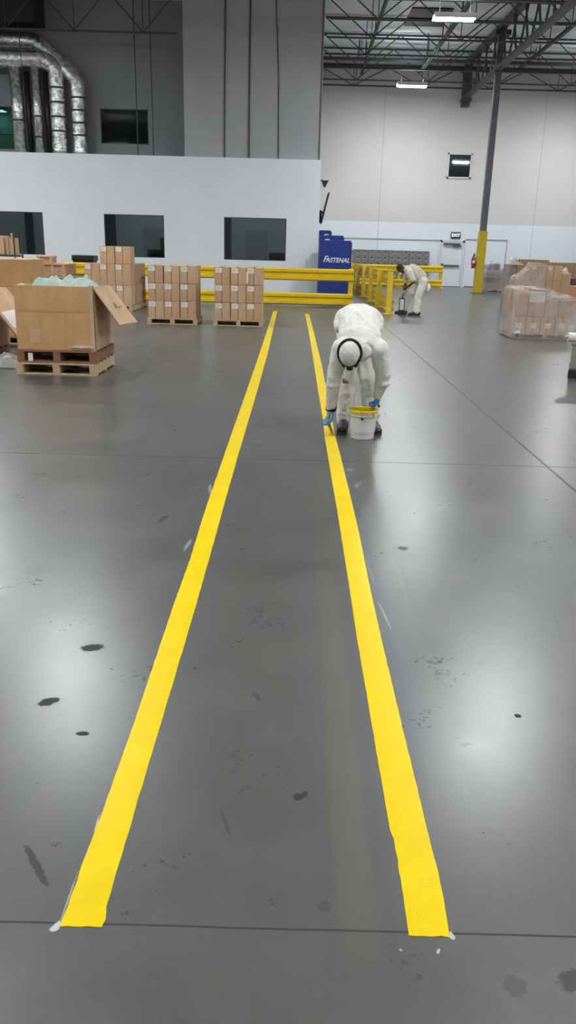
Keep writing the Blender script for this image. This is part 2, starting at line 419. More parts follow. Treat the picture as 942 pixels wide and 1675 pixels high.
for i,(a,b) in enumerate(WINS):
    o = tag(link('window_%d'%(i+1), None, None, ((a+b)/2,YW+.05,WZ0)), ('leftmost','middle','rightmost')[i]+' dark glass window in the white office wall','window',None,'structure')
    hw=(b-a)/2; H=WZ1-WZ0
    f=MB(); t=.03
    f.box((-hw,-.03,0),(-hw+t,.05,H)).box((hw-t,-.03,0),(hw,.05,H)).box((-hw,-.03,0),(hw,.05,t)).box((-hw,-.03,H-t),(hw,.05,H))
    put('window_frame', f, M['darkframe'], o)
    put('window_pane', MB().box((-hw+t,0,t),(hw-t,.012,H-t)), M['glass'], o)
for i,(a,b,z0,z1) in enumerate(UW):
    o = tag(link('window_%d'%(i+4), None, None, ((a+b)/2,RY+.04,z0)), ('green glass upper window beside the silver ducts','dark green upper window crossed by a hanging cable')[i],'window',None,'structure')
    hw=(b-a)/2; H=z1-z0; t=.03; f=MB()
    f.box((-hw,-.03,0),(-hw+t,.05,H)).box((hw-t,-.03,0),(hw,.05,H)).box((-hw,-.03,0),(hw,.05,t)).box((-hw,-.03,H-t),(hw,.05,H)).box((-hw,-.0,H*.34),(hw,.04,H*.34+.025))
    put('window_frame', f, M['darkframe'], o)
    put('window_pane', MB().box((-hw+t,0,t),(hw-t,.012,H-t)), M['glass_green'], o)
    put('window_reveal', MB().box((-hw,1.2,0),(hw,1.25,H)).box((-hw-.02,.1,-.02),(hw+.02,1.2,0)).box((-hw-.02,.1,H),(hw+.02,1.2,H+.02)).box((-hw-.02,.1,0),(-hw,1.2,H)).box((hw,.1,0),(hw+.02,1.2,H)), simple('green_room_%d'%i, ((.42,.62,.58),(.14,.20,.19))[i], .8), o)
def room_fill_lamp(x,y,z,lb,w_=.6,d_=.3):  # unseen lamps added to brighten the rooms behind the glass
    o=thing('added_fill_lamp',lb,'light',(x,y,z)); put('fill_lamp_body',MB().box((-w_,-d_,0),(w_,d_,.06)),M['frame_white'],o); put('fill_lamp_glow',MB().box((-w_+.04,-d_+.04,-.015),(w_-.04,d_-.04,.0)),M['room_fill'],o)
room_fill_lamp(-1.5,33.4,4.49,'added unseen fill lamp on the office ceiling behind the right window')
room_fill_lamp(-6.0,33.4,4.49,'added unseen fill lamp on the office ceiling behind the middle window')
room_fill_lamp(-10.5,33.4,4.49,'added unseen fill lamp on the office ceiling behind the left window')
room_fill_lamp(-11.8,33.9,6.38,'added unseen fill lamp in the green room behind the upper left window',.5,.3)
# far wall window
o = tag(link('window_6', None, None, (7.76,YF-.05,5.0)), 'small dark window high on the far wall','window',None,'structure')
f=MB()
for lo,hi in (((-.58,0,0),(-.50,.05,1.12)),((.50,0,0),(.58,.05,1.12)),((-.58,0,0),(.58,.05,.07)),((-.58,0,1.05),(.58,.05,1.12))): f.box(lo,hi)
put('window_frame', f, M['frame_white'], o)
M['mirror_dark'] = simple('dark_window_glass', (.012,.016,.022), .03, var=.05, spec=.8)
put('window_pane', MB().box((-.5,.02,.07),(.5,.04,1.05)), M['mirror_dark'], o)
# far door
d = tag(link('door_1', None, None, (7.74,YF,0)), 'white exit door with a dark push bar in the far wall','door',None,'structure')
put('door_leaf', MB().box((-.50,-.05,.02),(.50,-.02,2.10),bev=.006), M['door_white'], d)
put('door_frame', MB().box((-.60,-.07,0),(-.50,0,2.2)).box((.50,-.07,0),(.60,0,2.2)).box((-.60,-.07,2.10),(.60,0,2.2)), M['frame_white'], d)
put('push_bar', MB().box((-.47,-.13,.97),(.40,-.07,1.05),bev=.01).box((-.5,-.12,.95),(-.38,-.05,1.10),bev=.01), M['column'], d)
put('door_closer', MB().box((-.45,-.16,2.00),(.35,-.06,2.06),bev=.01).box((.0,-.14,1.90),(.42,-.06,2.0),bev=.01), M['column'], d)
put('threshold', MB().box((-.55,-.08,0),(.55,-.02,.03)), M['column'], d)
struct('trim_2', MB().box((2.2,YF-.03,2.16),(7.1,YF,2.21)).box((8.4,YF-.03,2.24),(10.42,YF,2.29)).box((10.39,YF-.03,.05),(10.43,YF,2.29)), M['conduit'], 'thin grey conduit line along the far wall', 'conduit')
struct('baseboard_back', MB().box((8.5,YF-.02,0),(24,YF,.05)).box((.9,YF-.02,0),(7.1,YF,.05)), M['column'], 'dark line at the foot of the far wall', 'baseboard')

def text_mesh(body, size, ext=.004, shear=0.0, bold=0.0, sx=1.0):
    cu = bpy.data.curves.new('lettering','FONT'); cu.body=body; cu.size=size; cu.extrude=ext; cu.shear=shear; cu.offset=bold
    cu.align_x='CENTER'; cu.align_y='CENTER'
    ob = bpy.data.objects.new('lettering_source', cu); COL.objects.link(ob)
    bpy.context.view_layer.update()
    me = bpy.data.meshes.new_from_object(ob.evaluated_get(bpy.context.evaluated_depsgraph_get()))
    bpy.data.objects.remove(ob); bpy.data.curves.remove(cu)
    me.transform(Matrix.Rotation(PI/2,4,'X') @ Matrix.Diagonal((sx,1,1,1)))
    return me
es = thing('exit_sign','dark green exit sign above the white far door','sign',(7.86,YF-.06,2.28))
put('sign_box', MB().box((-.23,-.02,0),(.23,.06,.30),bev=.01), simple('dark_green_sign',(.015,.05,.035),.4), es)
tm = text_mesh('EXIT', .2, .004, 0, .004); tm.materials.append(M['exit_glow']); link('lettering', tm, es, (0,-.025,.15))
# ------------------------------------------------------------------ roof steel
def joist(Y, x0, x1, zb, zt, label, panel=1.55):
    o = thing('roof_joist', label, 'roof joist', ((x0+x1)/2, Y, zb), 0, 'open web steel joists under the roof')
    h = zt-zb; L=(x1-x0)/2
    put('top_chord', MB().box((-L,-.05,h-.06),(L,.05,h)), M['truss'], o)
    put('bottom_chord', MB().box((-L,-.045,0),(L,.045,.055)), M['truss'], o)
    wb = MB(); n = max(2,int(round(2*L/panel))); st = 2*L/n
    for i in range(n):
        a=-L+i*st; b=a+st
        if i%2==0: wb.tube([(a,0,h-.03),(b,0,.03)], .022, 5)
        else: wb.tube([(a,0,.03),(b,0,h-.03)], .022, 5)
        if i%2==1: wb.tube([(b,0,.03),(b,0,h-.03)] if False else [(a,0,.03),(a,0,h-.03)], .016, 5)
    put('web', wb, M['truss'], o)
    return o
def jl(k): return ('second','third','fourth','fifth','sixth','seventh','eighth')[k]
joist(41.12, .95, 23, 8.82, 9.64, 'dark steel joist running along the top of the far wall')
for k,Y in enumerate((39.3,36.9,34.5,32.0,29.6)):
    joist(Y, .95, 23, 8.72, 10.0, 'dark open web roof joist, %s in from the far wall' % jl(k))
joist(27.2, -23, 23, 8.72, 10.0, 'dark open web roof joist crossing in front of the grey tower wall')
joist(24.8, -23, 23, 8.72, 10.0, 'dark open web roof joist passing over the view nearest the viewer')
joist(30.9, -23, -4.2, 8.47, 9.75, 'dark roof joist hanging in front of the dim recessed wall', 1.2)
# wall ledger and sprinkler main
tag(put('ledger_beam', MB().box((.9,YF-.12,9.68),(23,YF,9.76)), M['truss']), 'thin dark ledger beam where roof meets far wall', 'beam')
pm = thing('sprinkler_main','thick dark pipe running across below the roof near the far wall','pipe',(12,38.0,9.30))
put('pipe', MB().tube([(-11.1,0,0),(11,0,0)], .075, 14), M['truss'], pm)
hb = MB().tube([(0,0,.1),(0,0,.72)], .03, 6).mesh('pipe_hanger', M['truss'])
for x in (-9.5,-6.6,-1.9,.8,4.4): link('pipe_hanger', hb, pm, (x,0,0))
def bpipe(x, z0, z1, y0, y1, r, lb, twin=0):
    o = thing('branch_pipe', lb, 'pipe', (x,0,0)); 
    put('pipe', MB().tube([(0,y0,z0),(0,y1,z1)], r, 10), M['truss'], o)
    if twin: put('pipe', MB().tube([(twin,y0,z0+.05),(twin,y1,z1+.05)], r*.8, 10), M['truss'], o)
    hm = MB().tube([(0,0,0),(0,0,.9)], .02, 6).mesh('hanger_rod', M['truss'])
    for k in range(5):
        y=y0+(y1-y0)*(k+.6)/5.2; z=z0+(z1-z0)*(k+.6)/5.2; ob=link('hanger_rod', hm, o, (0,y,z)); ob.scale.z=(ZD-.02-z)/.9
bpipe(2.85, 9.85, 9.3, 20, 40.9, .075, 'dark pipe running away under the roof beside the tower')
bpipe(5.2, 9.0, 9.0, 20, 38.9, .05, 'pair of thin conduits running away between the two lit lights', .13)
bpipe(10.1, 9.75, 9.75, 20, 41.0, .06, 'pair of dark pipes running away right of the column', .16)
# girder truss on the column line
gt = thing('girder_truss','heavy dark girder truss running away over the yellow-footed column','truss',(7.72,0,8.36))
put('bottom_chord', MB().box((-.09,8,0),(.09,41.1,.10)).box((-.16,8,.0),(-.10,41.1,.12)), M['truss'], gt)
put('top_chord', MB().box((-.14,8,1.42),(.14,41.1,1.60)), M['truss'], gt)
wb=MB()
for i in range(22):
    a=8+i*1.5
    wb.tube([(-.05,a,.05),(-.05,a+.75,1.45)],.04,6); wb.tube([(.05,a+.75,1.45),(.05,a+1.5,.05)],.04,6)
put('web', wb, M['truss'], gt)
put('bearing_seat', MB().box((-.17,40.8,-.30),(.17,41.2,1.4)).box((-.22,40.6,-.08),(.22,41.2,.02)), M['truss'], gt)
co = thing('steel_column','tall dark grey steel column with a yellow painted foot','column',(7.78,35.0,0))
put('shaft', MB().box((-.125,-.125,2.48),(.125,.125,9.78),bev=.02), M['column'], co)
put('yellow_sleeve', MB().box((-.17,-.17,.02),(.17,.17,2.5),bev=.03), M['col_yellow'], co)
put('base_plate', MB().box((-.26,-.26,0),(.26,.26,.03),bev=.005), M['column'], co)
put('cap_plate', MB().box((-.3,-.3,9.6),(.3,.3,9.77)), M['truss'], co)
hatch = tag(put('roof_hatch', MB().box((4.05,33.2,ZD-.05),(5.55,35.6,ZD-.004)), simple('dark_skylight',(.03,.025,.024),.6)), 'dark square roof opening behind the nearer lit light', 'skylight')

# ------------------------------------------------------------------ lights
def light_proto():
    o = thing('high_bay_light','','light')
    L=.62; hs=MB().prism([(-.22,.04),(-.23,-.026),(-.215,-.026),(-.205,.04),(.205,.04),(.215,-.026),(.23,-.026),(.22,.04),(.16,.13),(-.16,.13)], -L, L)
    put('housing', hs, M['housing'], o)
    rings=[]; db=MB()
    for x,k in ((-L+.0,.25),(-L+.02,.62),(-L+.06,.9),(-L+.12,1.0),(L-.12,1.0),(L-.06,.9),(L-.02,.62),(L,.25)):
        rings.append([db.bm.verts.new((x,-.20*k*math.cos(a*PI/8),.03-.082*k*math.sin(a*PI/8))) for a in range(9)])
    for A,B in zip(rings,rings[1:]):
        for a in range(8): db._quad([A[a],A[a+1],B[a+1],B[a]],0)
        db._quad([A[8],A[0],B[0],B[8]],0)
    db._quad(rings[0],0); db._quad(list(reversed(rings[-1])),0)
    put('diffuser', db, M['lens'], o)
    put('deck_fill_glow', MB().box((-L+.1,-.12,.131),(L-.1,.12,.136)), M['deck_fill'], o)  # upward glow added to brighten the deck, not a seen fitting
    for sx in (-1,1): put('hanger', MB().tube([(sx*.45,0,.13),(sx*.45,0,.62)],.006,5), M['alu'], o)
    return o
lp = light_proto(); first=True
LZ=8.2
LIGHTS=[(4.72,37.2,'lit white high bay light closest to the far wall','lit high bay lights in view'),
        (4.55,27.0,'lit white high bay light beside the dark roof opening','lit high bay lights in view'),]
for y in (14.8,5.0): LIGHTS.append((4.5,y,'lit white high bay light out of the picture, in a set partly added as fill','lit high bay lights overhead'))
for x,y in ((-12.5,16.0),(-12.5,5.5),(-9.5,22.5),(-14.5,25.5),(12.6,37.2),(12.6,27.0),(12.5,16.6),(12.5,5.5),(-4.85,15.9),(-5.0,5.5),(4.45,-5),(-5,-5),(12.5,-5)):  # far-left lights added as fill for the left side; the rest follow the rows
    LIGHTS.append((x,y,'lit white high bay light out of the picture, in a set partly added as fill','lit high bay lights overhead'))
for x,y,lb,gr in LIGHTS:
    o = lp if first else copy_tree(lp); first=False
    o.location=(x,y,LZ); tag(o, lb, 'light', gr if 'out of' in lb else None)

# ------------------------------------------------------------------ ducts, cables on the recessed wall
DY=32.35
def duct(name, lb, pts, r, rings=(), mat='foil', cat='duct'):
    o = thing(name, lb, cat, (0,0,0))
    p0=V(*pts[0]); o.location=p0
    # smooth the path
    P=[V(*p)-p0 for p in pts]
    for _ in range(2 if len(P)>2 else 0):
        Q=[P[0]]
        for a,b in zip(P,P[1:]): Q += [a.lerp(b,.25), a.lerp(b,.75)]
        Q.append(P[-1]); P=Q
    put('pipe_run', MB().tube(P, r, 20), M[mat], o, smooth=True)
    for p,ax in rings:
        q=V(*p)-p0; e={'z':V(0,0,.03),'x':V(.03,0,0)}[ax]
        put('joint_band', MB().tube([q-e,q+e], r*1.05, 20), M['truss'] if mat=='foil' else M[mat], o, smooth=True)
    return o
duct('air_duct','thin silver foil duct, leftmost of the four risers',[(-10.31,DY,4.70),(-10.31,DY,7.62)],.235,[((-10.31,DY,5.85),'z')])
duct('air_duct','narrowest silver foil riser, second of the four ducts',[(-9.59,DY,4.70),(-9.59,DY,7.62)],.18,[((-9.59,DY,6.0),'z'),((-9.59,DY,5.3),'z')])
duct('air_duct','silver foil duct bending down from the lower horizontal run',[(-13.5,DY-.1,7.86),(-9.6,DY-.1,7.86),(-9.2,DY,7.86),(-8.84,DY,7.6),(-8.84,DY,7.3),(-8.84,DY,4.70)],.30,[((-8.84,DY,6.95-.48*k),'z') for k in range(4)])
duct('air_duct','silver foil duct sloping down to the rightmost riser',[(-13.5,DY+.4,8.55),(-10.0,DY+.4,8.55),(-9.5,DY+.35,8.5),(-8.35,DY+.1,7.5),(-8.1,DY+.05,7.2),(-8.1,DY+.05,6.9),(-8.1,DY+.05,4.70)],.28,[((-8.1,DY+.05,6.65-.42*k),'z') for k in range(4)])
for x,lb in ((-9.97,'black upright filling the gap between the two left silver ducts'),(-9.27,'black upright filling the gap between the middle silver ducts')):  # black uprights filling the dark gaps between ducts
    duct('dark_upright',lb,[(x,DY+.15,4.70),(x,DY+.15,7.5)],.10,(),'black','pipe')
tag(put('air_handler', MB().box((-14,DY-.5,8.95),(-9.35,RY-.02,ZD-.01),bev=.03).box((-14,DY-.52,9.4),(-9.33,DY-.48,9.45)), M['black']), 'dark box shaped air handler hung above the silver ducts', 'air handler')
def cable(lb, x0, z0, x1, z1, y, r=.022):
    tag(put('hanging_cable', MB().tube([(0,0,0),((x0-x1)*.25,0,(z0-z1)*.5),(x0-x1,0,z0-z1)], r, 8), M['truss'], None, (x1,y,z1)), lb, 'cable')
cable('thin dark cable crossing the dark green upper window',-5.86,10.04,-5.84,4.72,RY-1.4,.02)
cable('thin dark cable right of the dark green upper window',-5.30,10.04,-5.27,4.72,RY-1.4,.02)
cable('dark cable down the grey tower, leftmost of three',-2.62,10.04,-2.66,4.72,YW+.19,.024)
cable('dark cable down the grey tower, middle of three',-1.76,10.04,-1.77,4.72,YW+.19,.028)
cable('thin curved cable down the grey tower, rightmost of three',-.88,10.04,-.68,4.72,YW+.19,.017)
cable('thin dark cable at the right corner of the grey tower',.78,10.04,.80,4.72,YW+.19,.015)
cable('thin wire hanging in front of the silver ducts',-9.95,8.94,-9.93,7.5,DY-.45,.014)

# ------------------------------------------------------------------ wall gear at the office corner
tv = thing('wall_monitor','thin black monitor tilted out from the office corner, seen edge-on','monitor',(.88,YW+.35,2.55))
R = Matrix.Rotation(math.radians(13),3,'Y')
put('screen', MB().box((.06,-.30,0),(.115,.9,1.10),rot=R,piv=(.06,0,0),bev=.012), M['black'], tv)
put('mount_arm', MB().box((0,.1,.02),(.10,.5,.46),bev=.01).box((0,.2,.35),(.16,.4,.42)), M['black'], tv)
cm = thing('security_camera','small dark wedge shaped camera above the tilted monitor','camera',(.88,YW+.3,4.02))
put('camera_body', MB().prism([(.05,.0),(.30,.02),(.33,.06),(.19,-.22),(.14,-.22)],-.1,.14,'y'), M['black'], cm)
put('bracket', MB().box((0,-.03,-.02),(.12,.05,.04)), M['column'], cm)
tag(put('wall_switch_plate', MB().box((.42,YW-.02,1.10),(.50,YW,1.26),bev=.005), M['frame_white']),'small white switch plate on the office wall','switch')

# ------------------------------------------------------------------ blue vending machines
def vending(lb, x0, x1, y0, y1, H, logo):
    o = thing('vending_machine', lb, 'vending machine', ((x0+x1)/2, y0, 0))
    hx=(x1-x0)/2; D=y1-y0
    put('cabinet', MB().box((-hx,0,.04),(hx,D,H),bev=.02), M['blue'], o)
    put('kick_base', MB().box((-hx+.05,.05,0),(hx-.05,D-.05,.06)), M['black'], o)
    dr = put('front_door', MB().box((hx,.04,.12),(hx+.035,D-.04,H-.05),bev=.008), M['blue_dark'], o)
    put('glass_panel', MB().box((hx+.035,.30,.45),(hx+.042,D-.08,H-.25)), M['mirror_dark'], dr)
    put('keypad', MB().box((hx+.035,.08,1.05),(hx+.06,.24,1.45),bev=.005).box((hx+.035,.08,1.6),(hx+.07,.14,1.66)), M['plastic_white'], dr)
    if logo:
        F = text_mesh('F', .30, .004, .3, .006, 1.05); F.materials.append(M['white_print']); link('lettering', F, o, (-hx+.20,-.006,1.275))
        A = text_mesh('ASTENAL', .222, .004, .3, .006, .93); A.materials.append(M['white_print']); link('lettering', A, o, (.10,-.006,1.245))
    else:
        put('trim_stripe', MB().box((-hx+.38,-.005,H-.19),(hx-.10,.0,H-.175)), M['conduit'], o)
        put('emblem', MB().box((-hx+.18,-.006,H-.19),(-hx+.36,.0,H-.13)), M['white_print'], o)
    return o
vending('blue vending machine with white lettering behind the guard rail', .90, 2.03, 30.25, 31.2, 1.93, True)
vending('blue vending machine just behind the lettered one, slightly taller', .95, 1.82, 31.6, 32.5, 2.12, False)
vending('dark-topped blue vending machine farthest back in its row', .95, 1.40, 32.9, 33.8, 2.32, False)

# ------------------------------------------------------------------ lockers
def lockers(xc, lb):
    o = thing('locker_unit', lb, 'lockers', (xc, 40.80, 0), 0, 'grey lockers along the far wall')
    W=.985
    put('locker_body', MB().box((-W/2,0,.0),(W/2,.45,1.66),bev=.004), M['locker'], o)
    dm = MB().box((-.155,-.018,-.128),(.155,0,.128),bev=.004).mesh('locker_door', M['locker_door'])
    hm = MB().box((-.045,-.032,.028),(.055,-.016,.062)).mesh('handle', M['black'])
    vm = MB().box((-.05,-.022,-.05),(.05,-.016,-.03)).mesh('number_plate', M['alu'])
    for c in range(3):
        for r_ in range(6):
            d=link('locker_door', dm, o, (-.328+.328*c,0,.19+.268*r_)); link('handle', hm, d); link('number_plate', vm, d)
for k,lb in enumerate(('grey locker unit nearest the blue machines','grey locker unit second from the blue machines','grey locker unit behind the far painter','grey locker unit nearest the white exit door')):
    lockers(3.10+k*.995, lb)

# ------------------------------------------------------------------ guard rails
def rail_profile(h):
    n=[(0,0),(.055,.10),(.055,.30),(0,.42),(0,.58),(.055,.70),(.055,.90),(0,1.0)]
    f=[(-d,q*h) for d,q in n]; b=[(-d+.008,q*h) for d,q in reversed(n)]
    return f+b
def guard(name_lb, p0, ang, posts, zl, zu, post_w=.13, H=1.08, mount=-1, rmat='rail'):
    """posts: distances along the run; rails on the side `mount`"""
    o = thing('guard_rail', name_lb, 'guard rail', p0, ang)
    pmz = MB().box((-post_w/2,-post_w/2,.015),(post_w/2,post_w/2,H),bev=.012).mesh('post', M['post'])
    bp = MB().box((-.15,-.15,0),(.15,.15,.02),bev=.003).mesh('base_plate', M['post'])
    cp = MB().box((-post_w/2-.004,-post_w/2-.004,H-.01),(post_w/2+.004,post_w/2+.004,H+.015),bev=.004).mesh('post_cap', M['black'] if rmat=='rail' and H>1.09 else M['post'])
    for x in posts:
        p=link('post', pmz, o, (x,0,0)); link('base_plate', bp, p); link('post_cap', cp, p)
    for a,b in zip(posts,posts[1:]):
        for z0,z1 in (zl,zu):
            pr=[(mount*(-1)*q[0]*1.0 + mount*(post_w/2+.004) if mount>0 else q[0]-(post_w/2+.010), q[1]+z0) for q in rail_profile(z1-z0)]
            put('rail_beam', MB().prism(pr, a-(post_w/2 if a==posts[0] else 0)-.0, b+(post_w/2 if b==posts[-1] else 0)), M[rmat], o)
    return o
guard('long yellow guard rail in front of the white office, behind the carton stacks',(1.66,24.15,0),0,[-8.35,-5.6,-2.75,0],(.05,.39),(.735,1.075))
guard('yellow guard rail along the lockers at the far wall',(3.0,39.6,0),0,[0,2.0,4.0],(.05,.36),(.70,1.0), .13, 1.0)
guard('yellow guard rail running away towards the lockers beside the far painter',(2.55,21.95,0),PI/2,[0,2.75,5.55,8.3,11.1,14.0],(.06,.38),(.72,1.04), .14, 1.08, -1)
# ------------------------------------------------------------------ pallets, cartons
def pallet(lb, loc, W, D, mat, H=.12, rz=0.0, group=None):
    """wooden pallet: three stringers running back, deck boards across; origin at front centre on the floor"""
    o = thing('wooden_pallet', lb, 'pallet', loc, rz, group)
    sm = MB().box((-.045,0,.018),(.045,D,H-.02),bev=.003).mesh('stringer', M[mat])
    for x in (-W/2+.045,0,W/2-.045): link('stringer', sm, o, (x,0,0))
    bm_ = MB().box((-W/2,0,0),(W/2,.10,.02),bev=.002).mesh('deck_board', M[mat])
    n=max(4,int(D/.17))
    for k in range(n): link('deck_board', bm_, o, (0,k*(D-.10)/(n-1),H-.02))
    for k in range(3): link('bottom_board', bm_, o, (0,k*(D-.10)/2,0))
    return o
_cm={}
def carton(lb, loc, size, mat='card', label='tl', group=None, rz=0.0, seam=.47, tilt=None):
    W,D,H=size
    o = thing('carton', lb, 'box', loc, rz, group)
    if tilt: o.rotation_euler.x = tilt
    k=(W,D,H,mat,seam)
    if k not in _cm:
        b = MB().box((-W/2,0,0),(W/2,D,H),bev=min(.008,W*.03))
        _cm[k]=(b.mesh('carton_body', M[mat]), MB().box((-W/2+W*seam-.009,-.0015,.004),(-W/2+W*seam+.009,.001,H-.004)).box((-W/2+W*seam-.025,.0,H-.001),(-W/2+W*seam+.025,D,H+.0012)).mesh('tape_seam', M['seam']))
    link('carton_body', _cm[k][0], o); link('tape_seam', _cm[k][1], o)
    if label:
        lw,lh={'tl':(.135,.10),'c':(.12,.10),'big':(.30,.20),'s':(.10,.07)}[label]
        kk=(label,W,H)
        if kk not in _cm:
            x0,z0={'tl':(-W/2+.022,H-.022-lh),'c':(-lw/2,H*.32),'big':(W/2-lw-.02,H-lh-.05),'s':(-W/2+.04,H-.10)}[label]
            m_=MB().box((x0,-.003,z0),(x0+lw,.0,z0+lh),0)
            for q in range(3): m_.box((x0+.015,-.0036,z0+lh*(.25+.24*q)),(x0+lw*(.5+.12*((q*5)%3)),-.0028,z0+lh*(.25+.24*q)+.006),1)
            _cm[kk]=m_.mesh('shipping_label',[M['paper'],M['print_grey']])
        link('shipping_label', _cm[kk], o)
    return o
ROW=('bottom','middle','top'); CL=('left','middle','right')
TOPR=None
def block(stack, x0, y0, z0, w_, d_, h_, cols, rows, grp):
    for r_ in range(rows):
        for c in range(cols):
            rw = ROW[r_] if rows==3 else ('lower','upper')[r_]
            j=random.uniform(-.006,.006); t=random.uniform(-.008,.008)
            o=carton('brown carton, %s row %s, front of the %s' % (rw, CL[c], stack), (x0+w_*(c+.5)+j, y0+abs(t), z0+h_*r_), (w_-.010,d_,h_-.003), random.choice(('card','card','card_b')), 'tl', grp, random.uniform(-.012,.012))
    return o
# stack beside the left line
pallet('pale wooden pallet under the carton stack nearest the yellow lines',(-1.165,17.36,0),1.06,1.0,'wood_pale',.125)
TOPR=block('stack nearest the lines',-1.67,17.37,.127,.336,.47,.362,3,3,'cartons of the stack nearest the lines')
for r_ in range(3):
    carton('brown carton, %s row, back right of the stack nearest the lines'%ROW[r_],(-.832,17.87,.127+.362*r_),(.326,.47,.359),'card',None,'cartons of the stack nearest the lines')
for c in range(2):
    for r_ in range(3):
        carton('brown carton, %s row, back %s of the stack nearest the lines'%(ROW[r_],CL[c]),(-1.504+.336*c,17.87,.127+.362*r_),(.326,.47,.359),'card',None,'cartons of the stack nearest the lines')
put('paper_sheet', MB().slab([(-.165,-.004,.04),(-.13,-.022,.04),(-.118,-.022,.28),(-.165,-.004,.26)],.002), M['paper'], TOPR)
# second stack
pallet('pale wooden pallet under the second carton stack from the lines',(-2.58,17.40,0),1.07,1.0,'wood_pale',.125)
block('second stack from the lines',-3.09,17.43,.127,.34,.47,.362,3,3,'cartons of the second stack')
for r_ in range(3):
    carton('brown carton, %s row, back right of the second stack'%ROW[r_],(-2.24,17.93,.127+.362*r_),(.33,.47,.359),'card_dark',None,'cartons of the second stack')
for c in range(2):
    for r_ in range(3):
        carton('brown carton, %s row, back %s of the second stack'%(ROW[r_],CL[c]),(-2.92+.34*c,17.93,.127+.362*r_),(.33,.47,.359),'card',None,'cartons of the second stack')
# tall stack behind the open gaylord
for k,lb in enumerate(('front','rear')):
    pallet('wooden pallet under the %s half of the big carton stack behind the open box'%lb,(-4.62,20.5+1.05*k,0),1.17,1.0,'wood_pale',.14)
G='cartons of the big stack behind the open box'
block('big stack behind the open box',-5.20,20.5,.142,.386,.49,.498,3,2,G)
for r_ in range(1,4):
    yy=20.5+.5*r_+(.03 if r_>1 else 0)
    nm=('second','third','rearmost')[r_-1]
    for c in range(3): carton('brown carton, upper row %s, %s rank of the big stack behind the open box'%(CL[c],nm),(-5.20+.386*(c+.5),yy,.142+.498),(.376,.49,.495),'card' if c<2 else 'card_dark',None,G)
    for c in range(3): carton('brown carton, lower row %s, %s rank of the big stack behind the open box'%(CL[c],nm),(-5.20+.386*(c+.5),yy,.142),(.376,.49,.495),'card_dark' if r_!=2 else 'card_b',None,G)
carton('brown carton set alone on top of the big stack, left of a pair',(-4.66,20.75,1.14),(.365,.40,.415),'card','tl',None,.03)
carton('brown carton set alone on top of the big stack, right of a pair',(-4.26,20.72,1.14),(.395,.40,.415),'card','tl',None,-.03)
up = pallet('pale wooden pallet standing on edge beside the big carton stack',(-3.62,21.9,.0),1.0,.95,'wood_pale',.12)
up.rotation_euler=(math.radians(88),0,PI/2); up.location=(-3.82,22.35,.02)

# ------------------------------------------------------------------ open gaylord box
pallet('pale wooden pallet lying on the floor under the open box',(-2.985,10.12,0),1.02,1.08,'wood_pale',.15)
pu = pallet('reddish wooden pallet on top of another under the open box',(-2.975,10.14,.151),1.0,1.05,'wood_red',.155)
put('paper_tag', MB().box((-.36,-.004,.02),(-.30,-.001,.12)), M['paper'], pu)
gl = thing('open_carton','large open brown cardboard box on two pallets, bags heaped inside','box',(-2.985,10.2,.307))
W2,D2,H2=.495,.98,.785
t=.012
put('front_panel', MB().box((-W2,0,0),(W2,t,H2),bev=.004), M['card_gold'], gl)
put('back_panel', MB().box((-W2,D2-t,0),(W2,D2,H2-.02)), M['card_b'], gl)
sd=MB().box((-t,t,0),(0,D2-t,H2-.01)).mesh('side_panel', M['card_b'])
link('side_panel', sd, gl, (W2,0,0)); link('side_panel', sd, gl, (-W2+t,0,0))
put('bottom_panel', MB().box((-W2+t,t,0),(W2-t,D2-t,.012)), M['card_b'], gl)
put('corner_strip', MB().box((W2-.055,-.006,-.06),(W2+.006,0,H2+.01)).box((W2,-.006,-.06),(W2+.006,.04,H2+.01)), M['card_b'], gl)
fl=put('side_flap', MB().slab([(W2,.02,H2-.01),(W2,D2-.02,H2-.02),(W2+.36,D2+.0,H2-.50),(W2+.31,.06,H2-.455)],.010), M['card_b'], gl)
put('print_mark', MB().slab([(W2+.155,.46,H2-.21),(W2+.155,.72,H2-.21),(W2+.20,.74,H2-.265),(W2+.20,.46,H2-.265)],.013), M['tape'], fl)
put('back_flap', MB().slab([(-W2,D2,H2-.03),(W2,D2,H2-.03),(W2,D2+.12,H2-.45),(-W2,D2+.12,H2-.45)],.01), M['card_b'], gl)
put('left_flap', MB().slab([(-W2,.02,H2-.01),(-W2-.05,.04,H2-.03),(-W2-.05,.5,H2-.0),(-W2,.5,H2-.01)],.008), M['card_b'], gl)
put('tape_strip', MB().box((-W2+.02,-.003,H2*.60),(W2-.10,.0,H2*.64)), M['tape'], gl)
put('old_label', MB().box((-.33,-.003,.09),(-.19,.0,.26)), M['card_b'], gl)
def crumple(nx, ny, W, D, h, seed, rough=1.0, th=.006, edge=.0):
    b=MB(); g=[]
    for i in range(nx+1):
        row=[]
        for j in range(ny+1):
            u=i/nx-.5; v=j/ny-.5
            e=max(0,1-(2*abs(u))**4)*max(0,1-(2*abs(v))**4)
            n1=noise.noise(V(u*3.2+seed,v*3.2,seed)); n2=abs(noise.noise(V(u*4.5,v*4.5+seed,2)))
            row.append(b.bm.verts.new(V(u*W+.02*n1,v*D+.02*n2,h*e*(.55+.6*n1*rough+.55*n2*rough)+edge)))
        g.append(row)
    for i in range(nx):
        for j in range(ny): b._quad([g[i][j],g[i+1][j],g[i+1][j+1],g[i][j+1]],0)
    r=bmesh.ops.solidify(b.bm, geom=b.bm.faces[:], thickness=th)
    return b
